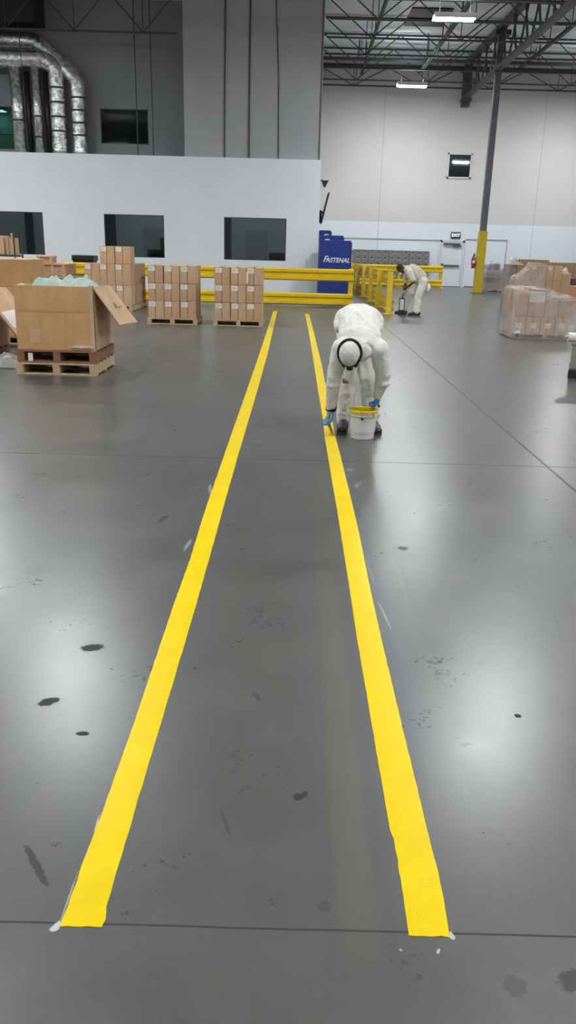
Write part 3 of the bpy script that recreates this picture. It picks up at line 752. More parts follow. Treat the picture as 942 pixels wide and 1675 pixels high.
for x,y,w_,d_,h_,sd_,lb in ((-3.02,10.72,.50,.55,.16,3.1,'pale mint plastic bag heaped in the open box, middle of three'),(-2.72,10.62,.40,.55,.14,8.7,'pale mint plastic bag in the open box, by its right side'),(-3.22,10.74,.32,.50,.13,5.5,'pale mint plastic bag in the open box, by its left side')):
    tag(put('plastic_bag', crumple(26,26,w_,d_,h_*1.15,sd_,1.0), M['bag'], None, (x,y,1.035)), lb, 'bag')
carton('brown carton inside the open box under the bags',(-2.985,10.30,.322),(.9,.80,.70),'card_b',None)
# film snagged on the open box
tag(put('stretch_film_scrap', crumple(14,6,.30,.05,.03,2.2,1.4,.002), M['film_dense'], None, (-2.66,10.19,.345)),'shiny film scrap at the lower edge of the open box','plastic film')

def shell(name, lb, prof, y0, y1, mat, seed=1.0, amp=.02, top=True, n=10, m=8):
    """wrapped film: a closed loop profile in XZ lofted back in Y, ruffled"""
    P=[V(a,0,b) for a,b in prof]; pts=[]
    for a,b in zip(P,P[1:]):
        k=max(2,int((b-a).length/.09))
        pts += [a.lerp(b,i/k) for i in range(k)]
    pts.append(P[-1])
    b=MB(); rows=[]
    ks=max(3,int((y1-y0)/.09))
    cx=sum(p.x for p in pts)/len(pts); cz=sum(p.z for p in pts)/len(pts)
    for j in range(ks+1):
        y=y0+(y1-y0)*j/ks; row=[]
        for p in pts:
            d=V(p.x-cx,0,p.z-cz); d.normalize()
            q=V(p.x,y,p.z)+d*amp*noise.noise(V(p.x*5+seed,y*4,p.z*5))
            row.append(b.bm.verts.new(q))
        rows.append(row)
    for A,B in zip(rows,rows[1:]):
        for k in range(len(pts)-1): b._quad([A[k],A[k+1],B[k+1],B[k]],0)
    # front and back sheets
    for y,row in ((y0,rows[0]),(y1,rows[-1])):
        K=len(pts); h=6; prev=row
        # grid: interpolate between left chain and right chain
        half=(K-1)//2
        for k in range(half):
            a,bb,c,d=row[k],row[k+1],row[K-2-k],row[K-1-k]
            segs=8; La=[a]+[b.bm.verts.new(a.co.lerp(d.co,i/segs)+V(0,amp*noise.noise(V(i*1.7+seed,k*1.3,y)),0)) for i in range(1,segs)]+[d] if k==0 else last
            if k+1==half and K%2==1 and c==bb: break
            Lb=[bb]+[b.bm.verts.new(bb.co.lerp(c.co,i/segs)+V(0,amp*noise.noise(V(i*1.7+seed,(k+1)*1.3,y)),0)) for i in range(1,segs)]+[c]
            for i in range(segs): b._quad([La[i],La[i+1],Lb[i+1],Lb[i]],0)
            last=Lb
    for v in b.bm.verts: v.co.x-=cx; v.co.y-=y0
    return tag(put(name,b,M[mat],None,(cx,y0,0),smooth=True), lb, 'plastic wrap')

# ------------------------------------------------------------------ goods at the left edge
def gaylord2():
    o=thing('open_carton','big brown carton at the left edge with a hanging labelled flap','box',(-4.9,11.25,.13))
    put('carton_body', MB().box((-.62,0,0),(.62,1.0,.82),bev=.006), M['card'], o)
    f=put('side_flap', MB().slab([(.62,.0,.82),(.62,1.0,.82),(1.21,1.0,.05),(1.21,.0,.05)],.012), M['card_b'], o)
    put('flap_label', MB().slab([(.84,.10,.535),(.84,.62,.535),(1.0,.62,.325),(1.0,.10,.325)],.016), M['paper'], f)
    put('flap_edge', MB().slab([(.63,-.006,.805),(.63,.0,.805),(1.20,.0,.05),(1.20,-.006,.05)],.02), M['seam'], f)
gaylord2()
pallet('wooden pallet under the big carton at the left edge',(-4.9,11.25,0),1.2,1.0,'wood_red',.13)
tag(put('crumpled_film', crumple(20,14,.55,.40,.16,4.4,1.2,.003), M['film_dense'], None, (-3.88,10.75,.012)),'crumpled clear plastic film on the floor at the left edge','plastic film')
pallet('wooden pallet under the two big cartons at the left edge',(-4.95,13.2,0),1.3,1.1,'wood_pale',.13)
carton('large plain brown carton at the left edge, lower of two',(-4.95,13.2,.132),(1.32,1.05,.78),'card_b',None)
carton('large plain brown carton at the left edge, upper of two',(-4.94,13.22,.914),(1.34,1.0,.42),'card_gold',None,None,.02)
# crates behind
pallet('wooden pallet under the slatted crates behind the open box',(-6.05,20.0,0),1.3,1.1,'wood_crate',.13)
def crate(lb, loc, W, D, H, battens, slat=3):
    o=thing('wooden_crate', lb, 'crate', loc)
    inner=MB().box((-W/2+.02,.02,.01),(W/2-.02,D-.02,H-.03)); put('crate_body', inner, M['wood_crate'], o)
    b=MB()
    for k in range(slat):
        z=.01+(H-.02)*k/slat; b.box((-W/2,0,z),(W/2,.02,z+(H-.02)/slat*.86)); b.box((W/2-.02,.02,z),(W/2,D,z+(H-.02)/slat*.86)); b.box((-W/2,.02,z),(-W/2+.02,D,z+(H-.02)/slat*.86))
    put('slats', b, M['wood_crate'], o)
    for k in range(battens):
        x=-W/2+.04+(W-.08)*k/(battens-1); put('batten', MB().box((x-.03,-.022,0),(x+.03,0,H)), M['wood_pale'], o)
    put('top_rim', MB().box((-W/2-.02,-.025,H-.035),(W/2+.02,D+.01,H)), M['wood_pale'], o)
crate('pinkish slatted wooden crate behind the open box, lower of two',(-5.95,20.0,.132),1.2,1.0,.70,2,3)
crate('pinkish wooden crate with upright battens behind the open box, upper of two',(-6.1,20.0,.834),1.16,1.0,.29,5,1)
crate('small pinkish wooden crate on top of the battened crate',(-6.03,20.1,1.126),.37,.35,.17,2,2)
for r_ in range(2):
    for c in range(3):
        carton('small labelled brown carton before the crates, %s row %s'%(('lower','upper')[r_],CL[c]),(-6.62+.235*c,19.45,.55+.21*r_),(.225,.3,.205),'card_dark' if c==1 else 'card','tl','small cartons before the crates')
tag(put('low_plywood_box', MB().box((-.42,0,.0),(.42,.42,.548),bev=.01).box((-.43,-.01,.25),(.43,.43,.28)), M['wood_crate'], None,(-6.4,19.4,0)),'plain wooden box carrying the small labelled cartons','box')
# rack at the left edge
rk=thing('shelf_rack','dark metal shelf rack at the left edge before the office window','rack',(-6.62,18.5,0))
pm_=MB().tube([(0,0,0),(0,0,1.78)],.016,8).mesh('rack_post',M['truss'])
for x in (-.75,.42):
    for y in (0,.5): link('rack_post',pm_,rk,(x,y,0))
for z in (.35,1.28): put('shelf',MB().box((-.76,-.02,z),(.44,.52,z+.035)),M['truss'],rk)
for k,(x,w_) in enumerate(((-7.03,.36),(-6.64,.37),(-6.42+.02,.02))):
    if w_>.1: carton('brown carton on the upper shelf of the rack, %s'%('farther left','next to the right post')[k],(x,18.55,1.318),(w_,.4,.40),'card_b',None)
for k,x in enumerate((-6.84,-6.24)):
    put('slat',MB().box((-.02,0,0),(.02,.05,.46)),M['wood_pale'],rk,(x+6.62,-.03,1.318))
carton('brown carton on the upper shelf of the rack, against its right post',(-6.35,18.6,1.318),(.17,.4,.36),'card',None)
# black bin behind the rail
bn=thing('waste_bin','black bin top showing above the yellow rail by the crates','bin',(-6.25,24.6,0))
put('bin_body',MB().prism([(-.27,0),(.27,0),(.30,1.12),(-.30,1.12)],0,.5,'y'),M['black'],bn)
put('bin_lid',MB().box((-.33,-.03,1.12),(.33,.53,1.27),bev=.02),M['black'],bn)

# ------------------------------------------------------------------ wrapped pallet on the right
pallet('wooden pallet under the film wrapped cartons on the right',(5.08,16.36,0),1.36,.86,'wood_grey',.10)
for k in range(4):
    carton('brown carton with a pale label, bottom row of the wrapped pallet, %s'%('leftmost','second from left','third from left','rightmost')[k],(4.545+.295*k,16.42,.102),(.285,.45,.315),'card_b','c','bottom cartons of the wrapped pallet')
carton('large brown carton with a white sheet on top of the wrapped pallet',(4.72,16.44,.42),(.64,.74,.54),'card','big')
carton('lower brown carton right of the large one on the wrapped pallet',(5.34,16.46,.42),(.57,.72,.35),'card',None)
shell('stretch_wrap','clear stretch film wrapped round the carton pallet on the right',[(4.36,.03),(4.37,.45),(4.39,.93),(4.45,1.0),(5.02,.99),(5.14,.93),(5.66,.80),(5.70,.74),(5.72,.4),(5.74,.03)],16.33,17.24,'film',2.0,.03)
tag(put('film_scrap',crumple(12,8,.14,.10,.05,6.1,1.2,.002),M['film_dense'],None,(4.50,16.27,.115)),'bright bunched film knot at the foot of the wrapped pallet','plastic film')
tag(put('film_scrap',crumple(16,10,.50,.50,.07,1.7,1.2,.002),M['film_dense'],None,(5.34,16.78,.80)),'loose film heaped on top of the wrapped pallet','plastic film')
# low load at the right edge
ld=thing('padded_crate','low grey tan padded crate on black feet at the right edge','crate',(4.387,10.9,0),-.34)
put('crate_body',MB().box((-.58,0,.10),(.58,.9,.47),bev=.03),M['sack'],ld)
put('crate_lid',MB().box((-.60,-.02,.44),(.60,.92,.49),bev=.015),M['sack'],ld)
fm=MB().box((-.07,-.03,0),(.07,.12,.11),bev=.01).mesh('foot',M['black'])
for x in (-.52,.5):
    for y in (.0,.8): link('foot',fm,ld,(x,y,0))
rl=thing('film_roll','white roll lying on the padded crate at the right edge','roll',(4.13,11.12,.548))
put('roll_body',MB().tube([(-.36,0,0),(.36,0,0)],.058,18),M['plastic_white'],rl)
put('roll_core',MB().tube([(-.40,0,0),(.40,0,0)],.025,12),M['card_b'],rl)
# piles behind on the right
pallet('wooden pallet under the tan cartons right of the column',(7.15,24.0,0),1.5,1.2,'wood_grey',.12)
G='tan cartons of the pile right of the column'
for c in range(2):
    for r_ in range(3):
        carton('tan carton, %s row %s of the pile right of the column'%(ROW[r_],('left','right')[c]),(7.06+.46*c,24.05,.122+.40*r_),(.45,.55,.395),'card_b' if (c+r_)%2 else 'card','s' if r_==2 else None,G,random.uniform(-.02,.02))
carton('tan carton in bulging film, left end of the pile right of the column',(6.63,24.02,.122),(.36,.55,.88),'card_b',None)
shell('stretch_wrap','dull film bulging round the left end of the tan carton pile',[(6.36,.05),(6.40,.6),(6.44,1.0),(6.6,1.08),(6.83,1.25),(6.9,1.40),(7.28,1.36),(7.30,1.0),(7.31,.05)],23.96,24.7,'film',5.0,.04)
pallet('wooden pallet under the tall brown carton behind the tan pile',(7.46,26.0,0),1.0,1.0,'wood_grey',.12)
carton('tall dark brown carton behind the tan pile',(7.46,26.05,.122),(.98,.9,1.35),'card_dark',None)
tag(put('bunched_film',crumple(16,14,.40,.4,.30,9.3,1.0,.004),M['film_dense'],None,(6.95,26.2,1.30)),'bright bunched film standing on the pile beside the tall carton','plastic film')
carton('plain grey carton left of the tall dark brown carton',(6.86,26.1,.0),(.20,.8,1.31),'sack',None)
pallet('wooden pallet under the wide dark carton at the right edge',(8.85,26.2,0),1.3,1.0,'wood_grey',.12)
carton('wide dark brown carton at the right edge behind the others',(8.85,26.25,.122),(1.30,.9,1.28),'card_dark',None)
carton('maroon carton half hidden between the tan pile and the right edge',(8.32,24.5,0),(.70,.7,.98),'maroon',None)
carton('orange carton low at the right edge',(7.90,22.0,0),(.74,.7,.84),'orange_carton',None)
tag(put('bunched_film',crumple(12,12,.26,.30,.22,3.9,1.0,.004),M['film_dense'],None,(7.86,24.3,1.12)),'white bunched film at the right end of the tan carton pile','plastic film')
tag(put('film_bundle_base',MB().box((-.14,-.1,0),(.14,.2,1.125),bev=.02),M['card'],None,(7.90,24.2,0)),'narrow brown carton under the white bunched film','box')
# wrapped pallets by the column
pallet('dark wooden pallet with wrapped goods just right of the column',(9.02,36.4,0),1.15,1.1,'wood_grey',.12)
for z0,z1,mt,lb,x0,x1 in ((.122,.40,'sack','taupe sacks layer at the bottom of the wrapped goods by the column',8.46,9.58),(.402,.62,'maroon','dark maroon flat carton in the wrapped goods by the column',8.48,9.56),(.622,.80,'sack','taupe flat carton in the wrapped goods by the column',8.47,9.55),(.802,.94,'pale_blue_grey','pale blue flat carton on top of the wrapped goods by the column',8.47,9.50)):
    carton(lb,((x0+x1)/2,36.45,z0),(x1-x0,.95,z1-z0),mt,None)
carton('purple carton on top of the wrapped goods by the column',(8.80,36.6,.942),(.46,.5,.24),'purple',None)
carton('small grey blue carton at the right end of the wrapped goods',(9.35,36.5,.942),(.18,.3,.14),'pale_blue_grey',None)
shell('stretch_wrap','pale film round the goods just right of the column',[(8.36,.06),(8.38,.5),(8.42,.96),(8.56,1.22),(8.8,1.30),(9.05,1.2),(9.15,1.0),(9.58,.96),(9.62,.5),(9.63,.06)],36.38,37.5,'film',7.0,.04)
for k,(z,mt,lb) in enumerate(((.0,'black','black plastic crate behind the column foot, lowest'),(.30,'sack','grey plastic crate behind the column foot, second'),(.58,'teal','teal carton behind the column foot, third'),(.86,'locker','grey carton behind the column foot, topmost'))):
    carton(lb,(8.60,37.7,z),(.34,.6,.27),mt,None)

# fire extinguisher on the column
fe=thing('fire_extinguisher','red fire extinguisher hung on the left side of the column','fire extinguisher',(7.50,34.93,1.02))
put('cylinder',MB().lathe([(.075,0),(.085,.03),(.085,.36),(.06,.43),(.03,.46)],n=20),M['red'],fe,smooth=True)
put('label',MB().lathe([(.0865,.20),(.0865,.32)],n=20),M['paper'],fe)
put('valve',MB().tube([(0,0,.45),(0,0,.53)],.03,10).box((-.03,-.09,.52),(.03,.06,.56)).box((-.02,-.10,.57),(.02,.04,.60)),M['black'],fe)
put('hose',MB().tube([(0,-.03,.5),(-.07,-.06,.47),(-.10,-.05,.35),(-.10,-.03,.15)],.014,8),M['black'],fe)
put('bracket',MB().box((.06,-.05,.12),(.125,.05,.30)),M['black'],fe)

# ------------------------------------------------------------------ painted stripes
LEFT=[(1.536,-.534,-.432),(1.56,-.534,-.427),(1.60,-.533,-.434),(1.768,-.532,-.434),(2.029,-.526,-.432),(2.357,-.523,-.429),(3.087,-.524,-.422),(3.452,-.524,-.420),(3.974,-.520,-.418),(4.749,-.529,-.419),(6.348,-.528,-.415),(9,-.523,-.40),(12.908,-.518,-.390),(15.897,-.522,-.402),(22.0,-.531,-.425)]
RIGHT=[(1.534,.326,.426),(1.66,.328,.433),(1.772,.329,.434),(1.885,.328,.431),(1.895,.322,.431),(2.046,.321,.430),(2.395,.319,.426),(3.135,.315,.421),(3.724,.318,.421),(4.464,.319,.428),(4.755,.319,.428),(6.418,.315,.419),(6.956,.313,.412),(7.79,.325,.414),(9.447,.323,.428),(11.957,.328,.440),(16.118,.332,.433),(21.3,.312,.420)]
def stripe(name, data, lb, seed):
    b=MB(); n=260; y0,y1=data[0][0],data[-1][0]; rows=[]
    def ip(y):
        for p,q in zip(data,data[1:]):
            if p[0]<=y<=q[0]:
                f=(y-p[0])/(q[0]-p[0]); return p[1]+(q[1]-p[1])*f, p[2]+(q[2]-p[2])*f
        return data[-1][1:]
    T=.0012
    for i in range(n+1):
        y=y0+(y1-y0)*(i/n)**2.2; a,c=ip(y)
        j=.0022; a+=j*noise.noise(V(y*22,seed,0)); c+=j*noise.noise(V(y*22,seed,9))
        row=[]
        for k in range(7):
            x=a+(c-a)*k/6
            e=.0035*noise.noise(V(x*60,seed,3)) if i==0 else 0
            row.append((b.bm.verts.new((x,y+e,.0001)),b.bm.verts.new((x,y+e,T if 0<k<6 else T*.6))))
        rows.append(row)
    for A,B in zip(rows,rows[1:]):
        for k in range(6): b._quad([A[k][1],A[k+1][1],B[k+1][1],B[k][1]],0)
        b._quad([A[0][0],A[0][1],B[0][1],B[0][0]],0); b._quad([A[6][1],A[6][0],B[6][0],B[6][1]],0)
    for k in range(6):
        b._quad([rows[0][k][0],rows[0][k+1][0],rows[0][k+1][1],rows[0][k][1]],0)
        b._quad([rows[-1][k+1][0],rows[-1][k][0],rows[-1][k][1],rows[-1][k+1][1]],0)
    return tag(put(name,b,M['line']),lb,'floor stripe')
stripe('floor_stripe',LEFT,'long yellow stripe of wet paint on the floor, on the carton stack side',1.3)
stripe('floor_stripe',RIGHT,'long yellow stripe of wet paint running past the bending painter\'s gloved hand',4.9)
# ------------------------------------------------------------------ people
def fuse(name, b, mats, voxel, smooth=4, wrinkle=0.0, wscale=14.0, seed=0.0):
    """melts overlapping volumes into one continuous surface"""
    me = b.mesh(name+'_raw', mats)
    ob = bpy.data.objects.new(name+'_raw', me); COL.objects.link(ob)
    md = ob.modifiers.new('r','REMESH'); md.mode='VOXEL'; md.voxel_size=voxel; md.use_smooth_shade=True
    bpy.context.view_layer.update()
    out = bpy.data.meshes.new_from_object(ob.evaluated_get(bpy.context.evaluated_depsgraph_get()))
    bpy.data.objects.remove(ob); bpy.data.meshes.remove(me)
    bm = bmesh.new(); bm.from_mesh(out)
    for _ in range(smooth): bmesh.ops.smooth_vert(bm, verts=bm.verts, factor=.5, use_axis_x=True, use_axis_y=True, use_axis_z=True)
    if wrinkle:
        bm.normal_update()
        for v in bm.verts:
            p=v.co*wscale; q=V(p.x,p.y,p.z*.75)
            d=abs(noise.noise(q+V(seed,0,0)))+.5*abs(noise.noise(q*2.1+V(0,seed,0)))
            v.co += v.normal*wrinkle*(.45-d)
    bm.to_mesh(out); bm.free()
    out.materials.clear()
    for m in (mats if isinstance(mats,(list,tuple)) else [mats]): out.materials.append(m)
    for p in out.polygons: p.use_smooth=True; p.material_index=0
    out.name=name
    return out
def limb(b, pts, radii):
    """tapered rounded limb through joints"""
    b.tube(pts, radii, 16)
    for p,r in zip(pts,radii):
        rr = r if not hasattr(r,'__len__') else min(r)
        b.ball(p, rr*.995, n=16, m=10)
def frame(fwd, up):
    f=V(*fwd).normalized(); u=V(*up); u=(u-f*u.dot(f)).normalized(); r=f.cross(u)
    return Matrix((r,f,u)).transposed()          # columns: right, face direction, crown direction
def head_shape(b, c, R, s=1.0):
    P=lambda x,y,z: V(*c)+R@V(x*s,y*s,z*s)
    b.ball(P(0,-.012,.030),(.077*s,.096*s,.092*s),rot=R,n=24,m=16)
    b.ball(P(0,.022,-.045),(.060*s,.070*s,.075*s),rot=R,n=20,m=14)
    b.ball(P(0,.060,-.092),(.030*s,.026*s,.024*s),rot=R)
    b.tube([P(0,.080,.018),P(0,.108,-.022),P(0,.088,-.034)],[.009*s,.016*s,.010*s],10)
    for sx in (-1,1):
        b.ball(P(sx*.076,-.008,-.005),(.012*s,.022*s,.034*s),rot=R,n=12,m=8)
        b.ball(P(sx*.034,.078,.030),(.022*s,.014*s,.010*s),rot=R,n=12,m=8)
    b.tube([P(-.024,.084,-.058),P(0,.094,-.056),P(.024,.084,-.058)],[.006*s,.009*s,.006*s],8)
    b.tube([P(-.022,.080,-.070),P(0,.090,-.070),P(.022,.080,-.070)],[.006*s,.009*s,.006*s],8)
def hand_shape(b, wrist, R, side, curl=.6, s=1.0, fat=0.0):
    """palm, four unequal bent fingers and a thumb. R columns: across(to thumb), palm-normal, finger direction"""
    P=lambda x,y,z: V(*wrist)+R@V(x*side*s,y*s,z*s)
    b.tube([P(0,0,-.02),P(0,0,.03),P(0,0,.085)],[(.028*s+fat,.022*s+fat),(.038*s+fat,.018*s+fat),(.042*s+fat,.015*s+fat)],14,up=tuple(R@V(0,1,0)))
    for k,(x,L) in enumerate(((.030,.072),(.010,.082),(-.011,.076),(-.031,.060))):
        p=[V(x*1.05,0,.075)]; a=0
        for j,f in enumerate((.42,.33,.25)):
            a+=curl*(.75,1.0,.8)[j]
            p.append(p[-1]+V(0,math.sin(a),math.cos(a))*L*f*1.12)
        pts=[P(*q) for q in p]; b.tube(pts,[(.0098*s+fat),.0092*s+fat,.0085*s+fat,.0070*s+fat],10); b.ball(pts[-1],.0070*s+fat,n=10,m=6)
        b.ball(pts[0],.0102*s+fat,n=10,m=6)
    p=[V(.026,.004,.020),V(.050,.016,.050),V(.056,.034,.078),V(.046,.052,.094)]
    pts=[P(*q) for q in p]; b.tube(pts,[.015*s+fat,.013*s+fat,.0105*s+fat,.008*s+fat],10); b.ball(pts[-1],.008*s+fat,n=10,m=6)
def rel(b, o):
    for v in b.bm.verts: v.co -= V(*o)
    return b
def shoe(b, ankle, toe, s=1.0):
    a=V(*ankle); t=V(*toe); d=(t-a); d.z=0; L=d.length; d.normalize(); h=a-d*.07
    b.tube([(h.x,h.y,.045*s),tuple(a.lerp(t,.25).to_2d())+(.052*s,),tuple(a.lerp(t,.62).to_2d())+(.044*s,),(t.x,t.y,.032*s)],[(.040*s,.042*s),(.043*s,.050*s),(.050*s,.040*s),(.038*s,.028*s)],16,up=(0,0,1))
    b.ball((t.x,t.y,.034*s),(.042*s,.042*s,.030*s)); b.ball((h.x,h.y,.045*s),(.040*s,.040*s,.042*s))
    b.tube([(a.x,a.y,.05*s),(a.x,a.y,.13*s)],[.050*s,.046*s],14)
def soles(b, ankle, toe):
    a=V(*ankle); t=V(*toe); d=(t-a); d.z=0; d.normalize(); n=V(-d.y,d.x,0); h=a-d*.075
    P=[(h+n*.036,h-n*.036),(a+n*.042,a-n*.042),(a.lerp(t,.6)+n*.052,a.lerp(t,.6)-n*.052),(t+d*.02+n*.040,t+d*.02-n*.040),(t+d*.045+n*.018,t+d*.045-n*.018)]
    ring=[p[0] for p in P]+[p[1] for p in reversed(P)]
    b.prism([(q.x,q.y) for q in ring],0.0,.022,'z')

# ---- painter in white coveralls, bending over the stripe
O1=(.62,7.25,0)
p_hip=[(.515,7.46,.95),(.695,7.46,.95)]; p_knee=[(.515,7.30,.50),(.705,7.31,.50)]; p_ank=[(.500,7.34,.09),(.765,7.35,.09)]; p_toe=[(.475,7.17,.03),(.800,7.17,.03)]
spine=[(.590,7.50,.96),(.590,7.36,1.00),(.588,7.16,.965),(.585,6.99,.86),(.580,6.90,.79)]
sh=[(.425,6.93,.80),(.745,6.93,.80)]; el=[(.375,6.99,.545),(.800,6.98,.57)]; wr=[(.362,7.09,.232),(.772,7.03,.385)]
Hc=(.487,6.79,.772); HR=frame((.03,.16,-.98),(-.12,-.95,-.16))
nk=V(*Hc)+HR@V(0,-.02,-.07)
def hframe(fdir, across):
    f=V(*fdir).normalized(); a=V(*across); a=(a-f*a.dot(f)).normalized(); n=f.cross(a)
    return Matrix((a,n,f)).transposed()
HRr=hframe((-.10,.12,-1),(.55,-.8,0)); HRl=hframe((-.02,.22,-1),(-.4,-1,0))
def body1(b, f, head=True, hands=True):
    """f: extra girth (0 for the body, more for the cloth)"""
    limb(b,[spine[0],spine[1],spine[2],spine[3],spine[4]],[(.150+f,.125+f),(.140+f,.115+f),(.155+f,.120+f),(.165+f,.110+f),(.120+f*.6,.085+f*.6)])
    for i in (0,1):
        s_=(-1,1)[i]
        b.ball((p_hip[i][0],p_hip[i][1]+.03,.965),(.115+f,.125+f,.125+f))
        limb(b,[p_hip[i],tuple(V(*p_hip[i]).lerp(V(*p_knee[i]),.5)),p_knee[i],tuple(V(*p_knee[i]).lerp(V(*p_ank[i]),.4)),p_ank[i]],[.088+f,.076+f,.056+f*1.1,.054+f*1.1,.040+f])
        limb(b,[spine[3],sh[i]],[.085+f*.5,.062+f*.9])
        limb(b,[sh[i],tuple(V(*sh[i]).lerp(V(*el[i]),.5)),el[i],tuple(V(*el[i]).lerp(V(*wr[i]),.45)),wr[i]],[.056+f,.049+f,.041+f*.95,.038+f*.8,.028+f*.55])
    if head:
        limb(b,[spine[4],tuple(nk)],[.062,.055]); head_shape(b,Hc,HR)
    if hands:
        hand_shape(b,wr[0],HRr,1,.55); hand_shape(b,wr[1],HRl,-1,.9)
b=MB(); body1(b,0.0)
for i in (0,1):
    a=V(*p_ank[i]); t=V(*p_toe[i]); limb(b,[tuple(a),tuple(a.lerp(t,.5)-V(0,0,.01)),tuple(t)],[.038,.036,.022])
P1=link('person', fuse('person_body', rel(b,O1), M['skin_tan'], .0075, 2), None, O1)
tag(P1,'person in white coveralls bending over the yellow stripe, one blue gloved hand down','person')
# coveralls: trunk, sleeves, trouser legs, collar, ankle bunching
b=MB(); body1(b,.026,False,False)
limb(b,[(.590,7.52,1.0),(.590,7.36,1.03),(.588,7.16,.995)],[(.175,.125),(.180,.125),(.180,.12)])
limb(b,[(.415,7.30,.94),(.425,7.47,.98)],[.05,.055]); limb(b,[(.76,7.30,.94),(.75,7.47,.98)],[.05,.055])
b.tube([(.575,6.93,.815),(.553,6.875,.79)],[.105,.098],18)
b.ball((.585,6.94,.84),(.13,.07,.07))
for i in (0,1):
    a=p_ank[i]; b.tube([(a[0],a[1]-.005,.125),(a[0]+.002,a[1]-.01,.165),(a[0],a[1]-.005,.20)],[.060,.074,.064],16)
    b.tube([(a[0]-.005,a[1]-.01,.20),(a[0]-.004,a[1]-.012,.235),(a[0],a[1],.27)],[.062,.071,.064],16)
    # gathered elbow folds
    e=el[i]; b.ball((e[0],e[1]-.008,e[2]+.01),(.066,.066,.05)); b.ball((e[0]+(.004 if i else -.004),e[1],e[2]-.075),(.061,.061,.03))
cv=link('coveralls', fuse('coveralls', rel(b,O1), M['coverall'], .0085, 3, .012, 11.0, 3.3), P1)
# scuffed knee
put('knee_scuff', rel(MB().ball((.500,7.246,.472),(.040,.030,.040)),O1), M['kneepad'], cv, smooth=True)
# cap, strap, respirator
P=lambda x,y,z: V(*Hc)+HR@V(x,y,z)
cap=MB(); cap.ball(P(0,-.012,.036),(.086,.104,.093),rot=HR,n=28,m=18)
capm=fuse('cap',rel(cap,O1),M['cap'],.006,2,.006,22,1.0)
link('cap',capm,P1)
st=MB(); N=36
st.tube([P(.094*math.cos(2*PI*k/N),-.012+.112*math.sin(2*PI*k/N),.012-.004*math.sin(2*PI*k/N)) for k in range(N+1)],[(.015,.0065)]*(N+1),8,caps=False,up=tuple(HR@V(0,0,1)))
put('head_strap',rel(st,O1),M['black'],P1,smooth=True)
rs=MB(); rs.ball(P(0,.100,-.050),(.046,.036,.046),rot=HR); rs.tube([P(0,.12,-.05),P(0,.152,-.055)],[.030,.028],14)
for sx in (-1,1): rs.tube([P(sx*.035,.10,-.055),P(sx*.060,.118,-.062)],[.022,.024],12)
put('respirator',rel(rs,O1),M['black'],P1,smooth=True)
for sx in (-1,1): put('eye',rel(MB().ball(P(sx*.034,.082,.018),.011),O1),M['eye'],P1,smooth=True)
# gloves, wristband, shoes
def glove(w_,R_,side,curl,O,mat,par,cuff=.05):
    g=MB(); hand_shape(g,w_,R_,side,curl,1.0,.0028); f=R_@V(0,0,1)
    g.tube([V(*w_)-f*cuff,V(*w_)+f*.01],[.036,.031],14)
    return link('glove',fuse('glove',rel(g,O),mat,.004,2),par)
tag(glove(wr[0],HRr,1,.55,O1,M['glove'],P1,.03),'blue glove holding the brush'); tag(glove(wr[1],HRl,-1,.9,O1,M['glove'],P1,.03),'blue glove gripping the bucket handle')
f=HRr@V(0,0,1); q=V(*wr[0])
put('wristband',rel(MB().tube([q-f*.062,q+f*.004],[.051,.048],18),O1),M['black'],P1,smooth=True)
for i in (0,1):
    b=MB(); shoe(b,p_ank[i],p_toe[i],1.12); s_=link('shoe',fuse('shoe',rel(b,O1),M['shoe'],.006,2),P1)
    b=MB(); soles(b,p_ank[i],p_toe[i]); put('sole',rel(b,O1),M['sole'],s_)
# brush in the lower hand
bc=V(*wr[0])+HRr@V(.02,.035,.085)
br=thing('paint_brush','wide paint brush held on the wet yellow stripe','brush',tuple(bc))
tip=V(.385,7.20,.004)-bc
put('handle',MB().tube([(0,0,.05),tuple(tip*.25),tuple(tip*.45)],[.012,.013,.016],12),M['wood_pale'],br,smooth=True)
def bar(p,q,rx,ry,mat,nm): put(nm,MB().tube([tuple(p),tuple(q)],[(rx,ry),(rx*1.05,ry)],12,up=(0,1,.2)),mat,br)
bar(tip*.42,tip*.66,.012,.036,M['alu'],'ferrule'); bar(tip*.64,tip*.985,.011,.038,M['line'],'bristles')

# ---- bucket
bk=thing('paint_bucket','white plastic bucket of yellow paint before the bending person\'s feet','bucket',(.652,7.03,0))
put('bucket_body',MB().lathe([(.100,.0),(.103,.006),(.118,.205),(.128,.207),(.128,.222),(.121,.224),(.122,.236),(.131,.238),(.132,.256),(.124,.258),(.121,.25),(.112,.06)],n=48),M['plastic_white'],bk,smooth=False)
put('paint',MB().lathe([(.1165,.190),(.1185,.199)],n=40),M['line'],bk)
dp=MB().lathe([(.1205,.2),(.1225,.2585),(.1300,.2595),(.1328,.254),(.1328,.248),(.1318,.259),(.124,.2605),(.1195,.255),(.119,.2)],n=48)
for a,l in ((-1.9,.03),(-1.35,.018),(-.9,.045),(-.5,.025),(-1.62,.012)):
    x,y=.1335*math.cos(a),.1335*math.sin(a); dp.tube([(x,y,.256),(x*.998,y*.998,.256-l)],[.006,.004],8)
put('paint_rim',dp,M['line'],bk)
em=MB().tube([(0,0,-.012),(0,0,.012)],.010,12).mesh('handle_lug',M['black'])
for sy in (-1,1):
    o=link('handle_lug',em,bk,(-.02+.0,sy*.126,.195)); o.rotation_euler=(PI/2,0,0)
hp=V(.786,7.085,.292)-V(.652,7.03,0)
bl=[V(-.02,-.135,.195),V(.06,-.13,.25),V(hp.x-.01,hp.y-.075,hp.z-.015),V(hp.x,hp.y-.04,hp.z),V(hp.x,hp.y+.04,hp.z),V(hp.x-.01,hp.y+.07,hp.z-.015),V(.06,.13,.25),V(-.02,.135,.195)]
hb_=put('bail_handle',MB().tube(bl,.003,6),M['alu'],bk)
